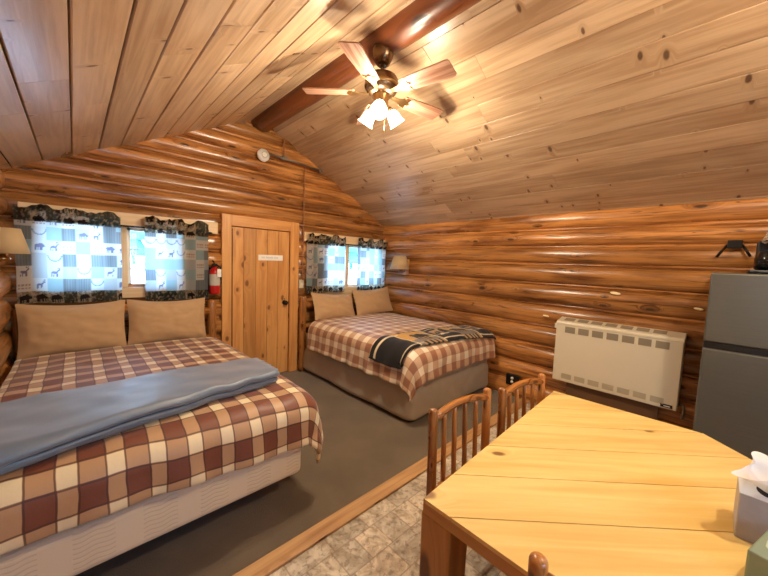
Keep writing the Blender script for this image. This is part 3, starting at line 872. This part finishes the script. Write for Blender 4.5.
MB().box((-2.592, -.190, 1.26), (-2.552, -.187, 1.345), mat=None).build('inspection_tag', M['paper'], fe, label='white hanging inspection tag')
MB().box((-2.655, -.078, 1.10), (-2.55, -.05, 1.36)).build('wall_bracket', M['iron'], fe)

# ------------------------------------------------------------------ wall lamps
def wall_lamp(loc, sx, label, q=1.):
    r = thing('wall_lamp', loc, label, 'wall lamp', 'shaded wall lamps beside the beds'); x, y, z = loc   # loc = on the wall, sx = direction into the room
    MB().box((x + (.0 if sx > 0 else -.022), y - .06, z - .14), (x + (.022 if sx > 0 else 0), y + .06, z + .10)).build('backplate', M['door'], r, bevel=.005)
    MB().tube([(x + sx * .02, y, z - .08), (x + sx * .07, y, z - .10), (x + sx * .11 * q, y, z - .085)], .009, 10).build('arm', M['brass'], r)
    MB().lathe([(.008, -.10), (.03, -.095), (.034, -.085), (.014, -.07), (.014, -.02), (.017, -.015), (.017, .02)], 16, Matrix.Translation((x + sx * .11 * q, y, z))).build('lamp_socket', M['brass'], r)
    MB().lathe([(.01, .02), (.022, .04), (.028, .065), (.02, .09), (0, .098)], 14, Matrix.Translation((x + sx * .11 * q, y, z))).build('unlit_bulb', M['white'], r)
    MB().lathe([(.128 * q, -.055), (.078 * q, .13 * q + .0)], 32, Matrix.Translation((x + sx * .135 * q, y, z)), cap=False).build('lamp_shade', M['shade'], r, solid=.003)
    mb = MB()
    for a in (0, 2.1, 4.2): mb.tube([(x + sx * .11 * q, y, z + .02), (x + sx * .135 * q + .08 * q * math.cos(a), y + .08 * q * math.sin(a), z + .12 * q)], .002, 6)
    mb.build('shade_holder', M['brass'], r)
    return r
wall_lamp((-.042, -.57, 1.45), -1, 'shaded wall lamp on the log wall above the right bed', 1.12)
wall_lamp((-4.075, -.89, 1.505), 1, 'shaded wall lamp at the dark corner end of the left window', .74)

# ------------------------------------------------------------------ ceiling fan
FX, FY = -2.072, -2.10
fan = thing('ceiling_fan', (FX, FY, 2.93), 'five blade ceiling fan with three lit glass shades hung from the ridge beam', 'ceiling fan')
T = Matrix.Translation((FX, FY, .068))
MB().lathe([(.030, 2.80), (.050, 2.815), (.070, 2.85), (.078, 2.89), (.076, 2.93), (.068, 2.935)], 24, T).build('canopy', M['bronze'], fan)
MB().lathe([(.013, 2.73), (.013, 2.83)], 12, T).build('downrod', M['bronze'], fan)
MB().lathe([(.03, 2.600), (.085, 2.606), (.108, 2.625), (.118, 2.655), (.118, 2.70), (.105, 2.722), (.06, 2.74), (.02, 2.745)], 32, T).build('motor_housing', M['bronze'], fan)
MB().lathe([(.118, 2.646), (.124, 2.652), (.124, 2.664), (.118, 2.67)], 32, T, cap=False).build('brass_band', M['brass'], fan)
MB().lathe([(.0, 2.455), (.02, 2.46), (.03, 2.475), (.05, 2.49), (.055, 2.53), (.045, 2.56), (.06, 2.59), (.06, 2.605)], 24, T).build('light_fitter', M['brass'], fan)
bl_mesh = None
for k in range(5):
    an = math.radians(63 + 72 * k)
    rot = Matrix.Translation((FX, FY, 2.682)) @ Matrix.Rotation(an, 4, 'Z') @ Matrix.Rotation(math.radians(-12), 4, 'X')
    poly = [(.185, -.050), (.20, -.056), (.34, -.064), (.52, -.072), (.545, -.067), (.552, -.055), (.552, .055), (.545, .067), (.52, .072), (.34, .064), (.20, .056), (.185, .050)]
    bd = MB().prism(poly, .0, .008, rot, tone=R.uniform(.3, .7)).build('blade', M['blade'], fan)
    mb = MB()
    mb.prism([(.09, -.016), (.15, -.02), (.20, -.046), (.235, -.05), (.225, -.02), (.25, 0), (.225, .02), (.235, .05), (.20, .046), (.15, .02), (.09, .016)], -.006, -.001, rot)
    for sx, sy in ((.215, -.03), (.215, .03), (.235, 0)): mb.lathe([(.007, -.010), (.007, -.006)], 8, rot @ Matrix.Translation((sx, sy, 0)))
    mb.build('blade_iron', M['brass'], bd)
for k in range(3):
    an = math.radians(222 + 120 * k)
    d = Vector((math.cos(an), math.sin(an), 0))
    base = Vector((FX, FY, 2.598)) + d * .032
    MB().tube([base, base + d * .026 + Vector((0, 0, .006)), base + d * .042 + Vector((0, 0, -.014))], .010, 10).build('light_arm', M['brass'], fan)
    c = base + d * .040 + Vector((0, 0, -.010)); axis = (d * .60 + Vector((0, 0, -.80))).normalized()
    q = axis.to_track_quat('Z', 'Y').to_matrix().to_4x4(); q = Matrix.Translation(c) @ q
    MB().lathe([(.017, -.012), (.021, -.004), (.021, .014)], 14, q).build('lamp_holder', M['brass'], fan)
    sh = MB().lathe([(.020, .008), (.032, .02), (.043, .045), (.047, .075), (.052, .098), (.062, .112)], 20, q, cap=False).build('glass_shade', M['lit'], fan, label='lit frosted glass tulip shade')
    MB().lathe([(.0, .02), (.012, .025), (.018, .045), (.015, .062), (0, .07)], 12, q, cap=False).build('bulb', M['bulb'], sh)
    L = bpy.data.lights.new('fan_lamp', 'POINT'); L.energy = 30; L.color = (1, .84, .62); L.shadow_soft_size = .03
    lo = bpy.data.objects.new('fan_lamp', L); COL.objects.link(lo); lo.location = c + axis * .10
MB().tube([(FX + .02, FY - .02, 2.54), (FX + .021, FY - .021, 2.44), (FX + .02, FY - .02, 2.38)], .0018, 6).build('pull_chain', M['brass'], fan)

# second ceiling light over the dining table, behind the camera
cl = thing('ceiling_light', (-2.07, -4.45, 2.9), 'round flush ceiling light on the ridge beam above the table', 'ceiling light')
T2 = Matrix.Translation((-2.07, -4.45, 0))
MB().lathe([(.11, 2.90), (.12, 2.885), (.12, 2.87), (.10, 2.86)], 24, T2).build('light_base', M['bronze'], cl)
MB().lathe([(.0, 2.77), (.05, 2.775), (.10, 2.80), (.12, 2.84), (.115, 2.87)], 24, T2, cap=False).build('light_globe', M['lit'], cl)
L = bpy.data.lights.new('table_lamp_light', 'POINT'); L.energy = 60; L.color = (1, .85, .64); L.shadow_soft_size = .06
lo = bpy.data.objects.new('table_lamp_light', L); COL.objects.link(lo); lo.location = (-2.07, -4.45, 2.73)

# ------------------------------------------------------------------ gas wall heater
ht = thing('wall_heater', (-.1, -3.245, .36), 'cream gas wall heater with grey vents mounted on the log wall beside the fridge', 'heater')
y0, y1, xf = -3.728, -2.778, -.20
mb = MB(); b0 = [(0.0, .37), (xf, .37), (xf, .965), (xf + .03, .972), (-.045, 1.0), (0.0, 1.0)]
mt = Matrix(((0, 0, 1, 0), (0, 0, 0, 0), (0, 1, 0, 0), (0, 0, 0, 1)))
# extrude profile (x,z) along y
def extrude_y(mb, prof, ya, yb):
    b = len(mb.v); n = len(prof)
    for y in (ya, yb):
        for x, z in prof: mb.v.append((x, y, z))
    for i in range(n):
        j = (i + 1) % n; mb.face((b + i, b + n + i, b + n + j, b + j), [(0, 0)] * 4)
    mb.face([b + i for i in range(n)], [(0, 0)] * n); mb.face([b + n + i for i in reversed(range(n))], [(0, 0)] * n)
extrude_y(mb, [(-.045, .37), (xf + .008, .37), (xf + .008, .97), (-.045, 1.0)], y0, y1)
mb.build('casing', M['cream'], ht, bevel=.006)
MB().box((xf, y0 + .004, .375), (xf + .012, y1 - .004, .955)).build('front_panel', M['cream'], ht, bevel=.005)
MB().box((xf - .006, y0, .942), (xf + .02, y1, .962)).build('top_lip', plain('pale cream trim', lin(230, 220, 194), .35), ht, bevel=.004)
def grille(p0, p1, fx, n=6):
    """p0,p1: opposite corners as (y,z) on the face; fx(z)->x"""
    mb = MB(); (ya, za), (yb, zb) = p0, p1
    b = len(mb.v)
    for y, z in ((ya, za), (yb, za), (yb, zb), (ya, zb)): mb.v.append((fx(z) - .0015, y, z))
    mb.face((b, b + 1, b + 2, b + 3), [(0, 0)] * 4)
    for k in range(n):
        y = ya + (yb - ya) * (k + .5) / n
        for dy in (.0035,):
            b = len(mb.v)
            for s, z, dx in ((-1, za, 0), (1, za, 0), (1, zb, 0), (-1, zb, 0)): mb.v.append((fx(z) - .004, y + s * dy, z))
            mb.face((b, b + 1, b + 2, b + 3), [(0, 0)] * 4)
    return mb
vd = plain('vent dark grey', lin(146, 134, 112), .6)  # upper vent rows, darker grey than the bottom row
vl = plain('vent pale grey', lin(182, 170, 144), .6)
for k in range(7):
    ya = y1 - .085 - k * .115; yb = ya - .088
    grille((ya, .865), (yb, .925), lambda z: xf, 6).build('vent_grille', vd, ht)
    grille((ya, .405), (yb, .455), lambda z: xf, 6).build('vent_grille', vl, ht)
    mb = MB(); b = len(mb.v)
    P0, P1 = Vector((xf + .03, 0, .9755)), Vector((-.06, 0, .9995))
    for y, t in ((ya + .03, .1), (yb + .03, .1), (yb + .03, .85), (ya + .03, .85)):
        p = P0.lerp(P1, t); mb.v.append((p.x, y, p.z + .0015))
    mb.face((b, b + 3, b + 2, b + 1), [(0, 0)] * 4)
    mb.build('vent_grille', vd, ht)
MB().box((xf - .003, y0 + .03, .385), (xf, y0 + .105, .412)).build('badge', M['black'], ht)
MB().box((xf - .004, y0 + .045, .392), (xf - .003, y0 + .085, .401)).build('badge_mark', M['white'], ht)
MB().box((-.14, y0 + .12, .14), (-.075, y1 - .12, .37)).build('lower_housing', plain('brown enamel', lin(96, 66, 42), .5), ht)
MB().box((-.15, y1, .885), (-.10, y1 + .03, .935)).build('control_knob', M['white'], ht, bevel=.006)
MB().tube([(-.12, y0 - .002, .42), (-.12, y0 - .03, .415), (-.12, y0 - .035, .38), (-.12, y0 - .03, .30)], .012, 10).build('gas_pipe', M['galv'], ht)

# black socket low on the wall
so = thing('wall_outlet', (-.06, -2.33, .2), 'black wall outlet with two white plugs low on the log wall beside the right bed', 'outlet')
MB().box((-.085, -2.40, .13), (-.03, -2.25, .255)).build('outlet_box', M['black'], so, bevel=.006)
for z in (.175, .218): MB().lathe([(.016, 0), (.016, .012), (.01, .02), (0, .021)], 12, Matrix.Translation((-.085, -2.325, z)) @ Matrix.Rotation(-PI / 2, 4, 'Y')).build('plug', M['white'], so)

# ------------------------------------------------------------------ fridge
fr = thing('fridge', (-.38, -4.14, 0), 'steel fronted fridge freezer with a dark handle band beside the heater', 'fridge')
fy0, fy1 = -4.45, -3.836
MB().box((-.64, fy0, .03), (-.115, fy1, 1.495)).build('cabinet', M['fridgeside'], fr, bevel=.008)
MB().box((-.705, fy0, 1.050), (-.645, fy1, 1.503)).build('freezer_door', M['steel'], fr, bevel=.012, seg=3)
MB().box((-.705, fy0, .06), (-.645, fy1, 1.008)).build('fridge_door', M['steel'], fr, bevel=.012, seg=3)
mb = MB(); mb.box((-.70, fy0 + .003, 1.010), (-.65, fy1 - .003, 1.048)); mb.build('handle_band', M['black'], fr)
MB().box((-.69, fy0 + .01, .0), (-.60, fy1 - .01, .06)).build('toe_grille', M['black'], fr)
# things on top of the fridge
co = thing('coffee_maker', (-.48, -4.13, 1.5), 'black coffee maker on top of the fridge', 'coffee maker')
MB().box((-.58, -4.27, 1.503), (-.36, -4.0, 1.53)).build('warming_base', M['black'], co, bevel=.01)
MB().box((-.42, -4.25, 1.53), (-.36, -4.03, 1.72)).build('water_tank', M['black'], co, bevel=.01)
MB().lathe([(.05, 1.532), (.068, 1.55), (.07, 1.60), (.055, 1.645), (.05, 1.65)], 20, Matrix.Translation((-.50, -4.09, 0))).build('carafe', plain('dark glass', lin(20, 20, 20), .08), co)
# crinkled foil-like bag
pb = MB(); rr = random.Random(3)
mt = Matrix.Translation((-.50, -4.12, 1.685))
def bag(u, v):
    a = u * 2 * PI; b = -PI / 2 + PI * v
    r = .062 * (1 + .55 * N(math.cos(a) * 2.2, math.sin(a) * 2.2, b * 1.8) + .25 * N(math.cos(a) * 6, math.sin(a) * 6, b * 5))
    return mt @ Vector((r * math.cos(a) * math.cos(b), r * math.sin(a) * math.cos(b), 1.05 * r * math.sin(b) + .055))
pb.grid(bag, 34, 22); o = pb.build('foil_bag', plain('crinkled foil', lin(214, 212, 206), .14, .9)); o.data.polygons.foreach_set('use_smooth', [False] * len(o.data.polygons))
tag(o, 'crumpled shiny foil bag on top of the coffee maker', 'bag')
# dark bracket on the wall above the fridge
bk = thing('wall_bracket', (-.06, -3.93, 1.70), 'dark splayed iron bracket on the log wall just above the fridge', 'bracket')
MB().box((-.085, -3.975, 1.695), (-.045, -3.895, 1.755)).build('bracket_plate', M['iron'], bk, bevel=.003)
MB().tube([(-.07, -3.898, 1.72), (-.09, -3.865, 1.665), (-.09, -3.845, 1.625)], .009, 8).build('bracket_leg', M['iron'], bk)
MB().tube([(-.07, -3.972, 1.72), (-.09, -4.0, 1.67), (-.09, -4.02, 1.63)], .009, 8).build('bracket_leg', M['iron'], bk)

# ------------------------------------------------------------------ table
tb = thing('dining_table', (-2.28, -3.88, 0), 'golden pine dining table of diagonal boards with one clipped corner', 'table')
TZ = .76
outline = [(-2.922, -3.300), (-2.922, -4.56), (-2.29, -4.56), (-1.625, -3.885), (-1.638, -3.250)]
outline = outline[::1]
def clip(poly, a, b, c, keep):
    out = []
    for i in range(len(poly)):
        p, q = poly[i], poly[(i + 1) % len(poly)]
        dp = a * p[0] + b * p[1] - c; dq = a * q[0] + b * q[1] - c
        if keep * dp >= 0: out.append(p)
        if dp * dq < 0:
            t = dp / (dp - dq); out.append((p[0] + (q[0] - p[0]) * t, p[1] + (q[1] - p[1]) * t))
    return out
s2 = math.sqrt(.5); cuts = [-6.32 * s2 + (k) * .1925 for k in range(-6, 12)]   # lines x+y = const, boards run along (1,-1)
mb = MB()
for c0, c1 in zip(cuts[:-1], cuts[1:]):
    p = clip(outline, s2, s2, c0 + .0018, 1)
    if len(p) >= 3: p = clip(p, s2, s2, c1 - .0018, -1)
    if len(p) < 3: continue
    b = len(mb.v); n = len(p); off = R.uniform(0, 30); tone = R.uniform(.1, .9)
    for z in (TZ - .012, TZ):
        for x, y in p: mb.v.append((x, y, z))
    uvp = [((x - y) * s2 + off, (x + y) * s2 + off) for x, y in p]
    mb.face([b + n + i for i in range(n)], uvp, tone); mb.face([b + i for i in reversed(range(n))], uvp[::-1], tone)
    for i in range(n):
        j = (i + 1) % n; mb.face((b + i, b + j, b + n + j, b + n + i), [uvp[i], uvp[j], uvp[j], uvp[i]], tone)
mb.build('tabletop', M['table'], tb)
mb = MB(); mb.prism(outline, TZ - .045, TZ - .0125, tone=.4); mb.build('edge_band', M['tableedge'], tb)
for i in range(5):
    (xa, ya), (xb, yb) = outline[i], outline[(i + 1) % 5]
    cx, cy = -2.28, -3.88; k = .86
    mb = MB(); pa, pb2 = Vector((cx + (xa - cx) * k, cy + (ya - cy) * k, 0)), Vector((cx + (xb - cx) * k, cy + (yb - cy) * k, 0))
    d = (pb2 - pa).normalized(); nn = Vector((-d.y, d.x, 0)) * .011
    b = len(mb.v)
    for z in (TZ - .125, TZ - .045):
        for p in (pa + nn, pb2 + nn, pb2 - nn, pa - nn): mb.v.append((p.x, p.y, z))
    for f in ((0, 3, 2, 1), (4, 5, 6, 7), (0, 1, 5, 4), (1, 2, 6, 5), (2, 3, 7, 6), (3, 0, 4, 7)): mb.face([b + q for q in f], [(mb.v[b + q][0] + mb.v[b + q][1], mb.v[b + q][2]) for q in f])
    mb.build('apron', M['tableedge'], tb)
for x, y in ((-2.865, -3.345), (-2.865, -4.49), (-1.72, -3.345), (-1.84, -3.97), (-2.34, -4.49)):
    MB().box((x - .055, y - .055, 0), (x + .055, y + .055, TZ - .045), 2, .5, taper=.9).build('leg', M['tableedge'], tb, bevel=.008)

# ------------------------------------------------------------------ chairs
def make_chair():
    r = thing('dining_chair', (0, 0, 0)); W, H, D = .200, .865, .40
    def stick(name, a, b, ra, rb=None, bow=None, dome=0., n=10, sd=0):
        a, b = Vector(a), Vector(b); k = 9; pts = []
        for i in range(k):
            t = i / (k - 1); p = a.lerp(b, t)
            if bow: p = p + Vector(bow) * math.sin(PI * t)
            p += Vector((N(t * 3, sd), N(t * 3, sd + 9), N(t * 3, sd + 17) * .3)) * .004 * math.sin(PI * t)
            pts.append(p)
        rb = rb or ra
        rad = [(ra + (rb - ra) * i / (k - 1)) * (1 + .10 * N(i * .7, sd + 3)) for i in range(k)]
        return MB().tube(pts, rad, n, R.uniform(.2, .8), dome=dome).build(name, M['chair'], r)
    for i, s in enumerate((-1, 1)):
        stick('back_post', (s * W, .0, 0), (s * (W + .004), .022, H - .012), .023, .020, dome=.014, n=14, sd=i + 1)
        stick('leg', (s * (W - .005), -D, 0), (s * (W - .005), -D, .455), .021, .020, dome=.008, n=12, sd=i + 4)
        stick('seat_rail', (s * W, .0, .415), (s * (W - .005), -D, .415), .014, sd=i + 7)
        stick('stretcher', (s * W, .0, .24), (s * (W - .005), -D, .24), .011, sd=i + 9)
        stick('stretcher', (s * W, .0, .13), (s * (W - .005), -D, .13), .011, sd=i + 11)
    stick('top_rail', (-W, .02, H - .045), (W, .02, H - .045), .0175, bow=(0, .018, .022), sd=20)
    stick('lower_rail', (-W, .008, .50), (W, .008, .50), .013, bow=(0, .01, 0), sd=21)
    for i in range(4):
        x = -W + 2 * W * (i + 1) / 5
        bw = .018 * math.sin(PI * (i + 1) / 5)
        stick('spindle', (x, .010 + bw * .6, .50), (x * 1.0, .02 + bw, H - .045 + .02 * math.sin(PI * (i + 1) / 5)), .0115, n=8, sd=30 + i)
    for i, (y, z) in enumerate(((0, .20), (-D, .22), (-D, .41), (0, .41))): stick('stretcher' if i < 2 else 'seat_rail', (-W, y, z), (W, y, z), .012, sd=40 + i)
    mb = MB()
    def seat(u, v):
        x = (u - .5) * 2 * (W - .012); y = -D * v * .96 - .008
        return (x, y, .436 - .014 * math.sin(PI * u) * math.sin(PI * v) + .0025 * math.sin(u * 60) * math.sin(v * 60))
    mb.grid(seat, 40, 40, lambda u, v: (u * .4, v * .4)); mb.build('seat', cloth('woven splint', lin(176, 132, 78), nz=.3, bump=.4, weave=120), r, solid=.016, soff=-1)
    return r
ch = make_chair()
spots = [(-2.385, -3.112, -.075, 'log chair at the far side of the table, nearer the table leg corner'),
         (-1.912, -3.198, -.11, 'log chair at the far side of the table, nearer the wall heater'),
         (-2.955, -3.862, PI / 2, 'log chair at the near left side of the table, only its post top showing')]
for i, (x, y, rz, lab) in enumerate(spots):
    c = ch if i == 0 else copy_tree(ch)
    c.location = (x, y, 0); c.rotation_euler = (0, 0, rz)
    tag(c, lab, 'chair', 'log dining chairs round the table')

# ------------------------------------------------------------------ tissue box and green packet
tx = thing('tissue_box', (-2.315, -4.03, TZ), 'grey printed tissue box with a white tissue standing on the pine table', 'tissue box')
MB().box((-2.375, -4.085, TZ + .001), (-2.255, -3.965, TZ + .128)).build('carton', M['boxgrey'], tx, bevel=.002, seg=1)
MB().box((-2.3752, -4.0852, TZ + .1285), (-2.2548, -3.9648, TZ + .1305)).build('carton_top', M['boxtop'], tx)
MB().prism([(-2.315 + .035 * math.cos(a), -4.02 + .022 * math.sin(a)) for a in [k * PI / 8 for k in range(16)]], TZ + .1306, TZ + .1316).build('opening', M['dark'], tx)
mb = MB()
def tis(u, v):
    a = u * 2 * PI; r = .014 + .058 * v ** .7
    w = 1 + .35 * math.sin(a * 3 + 1) * v + .3 * N(math.cos(a) * 2, math.sin(a) * 2, v * 2)
    return (-2.315 + r * w * math.cos(a) * .9, -4.03 + r * w * math.sin(a), TZ + .131 + .078 * v + .018 * v * math.sin(a * 2 + .5) - .02 * v ** 3)
mb.grid(tis, 40, 12); mb.build('tissue', M['tissue'], tx, solid=.0008, sub=1)
gp = thing('green_packet', (-2.49, -4.06, TZ), 'sage green packet with a pale leaf print in front of the tissue box', 'packet')
mt = Matrix.Translation((-2.548, -3.976, TZ)) @ Matrix.Rotation(math.atan2(-.044, .143), 4, 'Z')
MB().box((0, -.13, .001), (.15, 0, .080), mat=mt).build('packet_body', M['sage'], gp, bevel=.005)
leaf2 = [(0, 0), (.018, .016), (.045, .02), (.07, .01), (.085, -.004), (.065, -.012), (.035, -.014), (.012, -.008)]
MB().prism([(x * 1.1, y * 1.1) for x, y in leaf2], 0, .0012, mt @ Matrix.Translation((.03, -.035, .0802))).build('leaf_print', M['leafp'], gp)

# ------------------------------------------------------------------ outdoors
g_ = MB().box((-60, -60, -.5), (60, 70, -.35)).build('ground', M['snow']); g_['kind'] = 'structure'
mb = MB(); rr = random.Random(11)
for k in range(46):
    x = -70 + 145 * (k + rr.uniform(-.3, .3)) / 45; y = 60 + rr.uniform(-4, 6); h = rr.uniform(9, 16)
    mb.tube([(x, y, -.4), (x, y, 2)], .25, 6)
    for q in range(5):
        z0 = 1 + h * q / 6.; r = (2.6 - q * .42) * rr.uniform(.85, 1.1)
        mb.lathe([(r, z0), (r * .5, z0 + h * .12), (.05, z0 + h * .3)], 9, Matrix.Translation((x, y, 0)))
tl = mb.build('treeline', M['conifer']); tl['kind'] = 'stuff'; tl['label'] = 'pale teal conifers far beyond the left window'; tl['category'] = 'trees'

# ------------------------------------------------------------------ light
w = bpy.data.worlds.new('World'); SC.world = w; w.use_nodes = True
nt = w.node_tree; nt.nodes.clear(); g = NT(nt); out = g.n('ShaderNodeOutputWorld'); bg = g.n('ShaderNodeBackground')
tc = g.n('ShaderNodeTexCoord'); sx = g.n('ShaderNodeSeparateXYZ'); g.l(tc.outputs['Generated'], sx.inputs[0])
c = g.mix(g.smooth(sx.outputs[2], 0., .6), (.52, .80, 1., 1), (.22, .48, 1., 1)); g.l(c, bg.inputs[0]); bg.inputs[1].default_value = 12.0; g.l(bg.outputs[0], out.inputs[0])
S = bpy.data.lights.new('sun', 'SUN'); S.energy = 9; S.angle = .01; S.color = (1, .95, .86)
so2 = bpy.data.objects.new('sun', S); COL.objects.link(so2); so2.rotation_euler = Vector((-.36, .05, -1.)).to_track_quat('-Z', 'Y').to_euler()
def portal(name, c, sx_, sz, into):
    L = bpy.data.lights.new(name, 'AREA'); L.shape = 'RECTANGLE'; L.size = sx_; L.size_y = sz; L.cycles.is_portal = True
    o = bpy.data.objects.new(name, L); COL.objects.link(o); o.location = c; o.rotation_euler = Vector(into).to_track_quat('-Z', 'Z').to_euler()
portal('sky_portal', ((W1[0] + W1[1]) / 2, .2, (W1[2] + W1[3]) / 2), 1.05, .62, (0, -1, 0))
portal('sky_portal', ((W2[0] + W2[1]) / 2, .2, (W2[2] + W2[3]) / 2), 1.15, .68, (0, -1, 0))
portal('sky_portal', ((W3[0] + W3[1]) / 2, YF - .2, (W3[2] + W3[3]) / 2), 1.0, .85, (0, 1, 0))

portal('sky_portal', (.2, (W5[0] + W5[1]) / 2, (W5[2] + W5[3]) / 2), .8, .85, (-1, 0, 0))
portal('sky_portal', (XL - .2, (W4[0] + W4[1]) / 2, (W4[2] + W4[3]) / 2), 1.0, .9, (1, 0, 0))

# ------------------------------------------------------------------ camera (solved from the photograph)
f_px = 322.18; yaw, pit, rol = .7668, .0787, .0391
F = Vector((math.sin(yaw) * math.cos(pit), math.cos(yaw) * math.cos(pit), -math.sin(pit)))
r0 = Vector((math.cos(yaw), -math.sin(yaw), 0)); u0 = r0.cross(F)
cr, sr = math.cos(rol), math.sin(rol)
rx = r0 * cr + u0 * sr; ux = u0 * cr - r0 * sr
cam = bpy.data.cameras.new('camera'); co_ = bpy.data.objects.new('camera', cam); COL.objects.link(co_)
cam.sensor_width = 36; cam.lens = f_px / 768 * 36; cam.clip_start = .02; cam.clip_end = 500
co_.matrix_world = Matrix(((rx.x, ux.x, -F.x, -3.684), (rx.y, ux.y, -F.y, -3.8776), (rx.z, ux.z, -F.z, 1.483), (0, 0, 0, 1)))
SC.camera = co_
SC.view_settings.view_transform = 'Standard'; SC.view_settings.look = 'None'; SC.view_settings.gamma = 1; SC.view_settings.use_curve_mapping = False
SC.view_settings.exposure = .50
SC.cycles.use_denoising = True
SC.cycles.max_bounces = 10; SC.cycles.diffuse_bounces = 6; SC.cycles.transparent_max_bounces = 16
SC.cycles.sample_clamp_indirect = 6.0
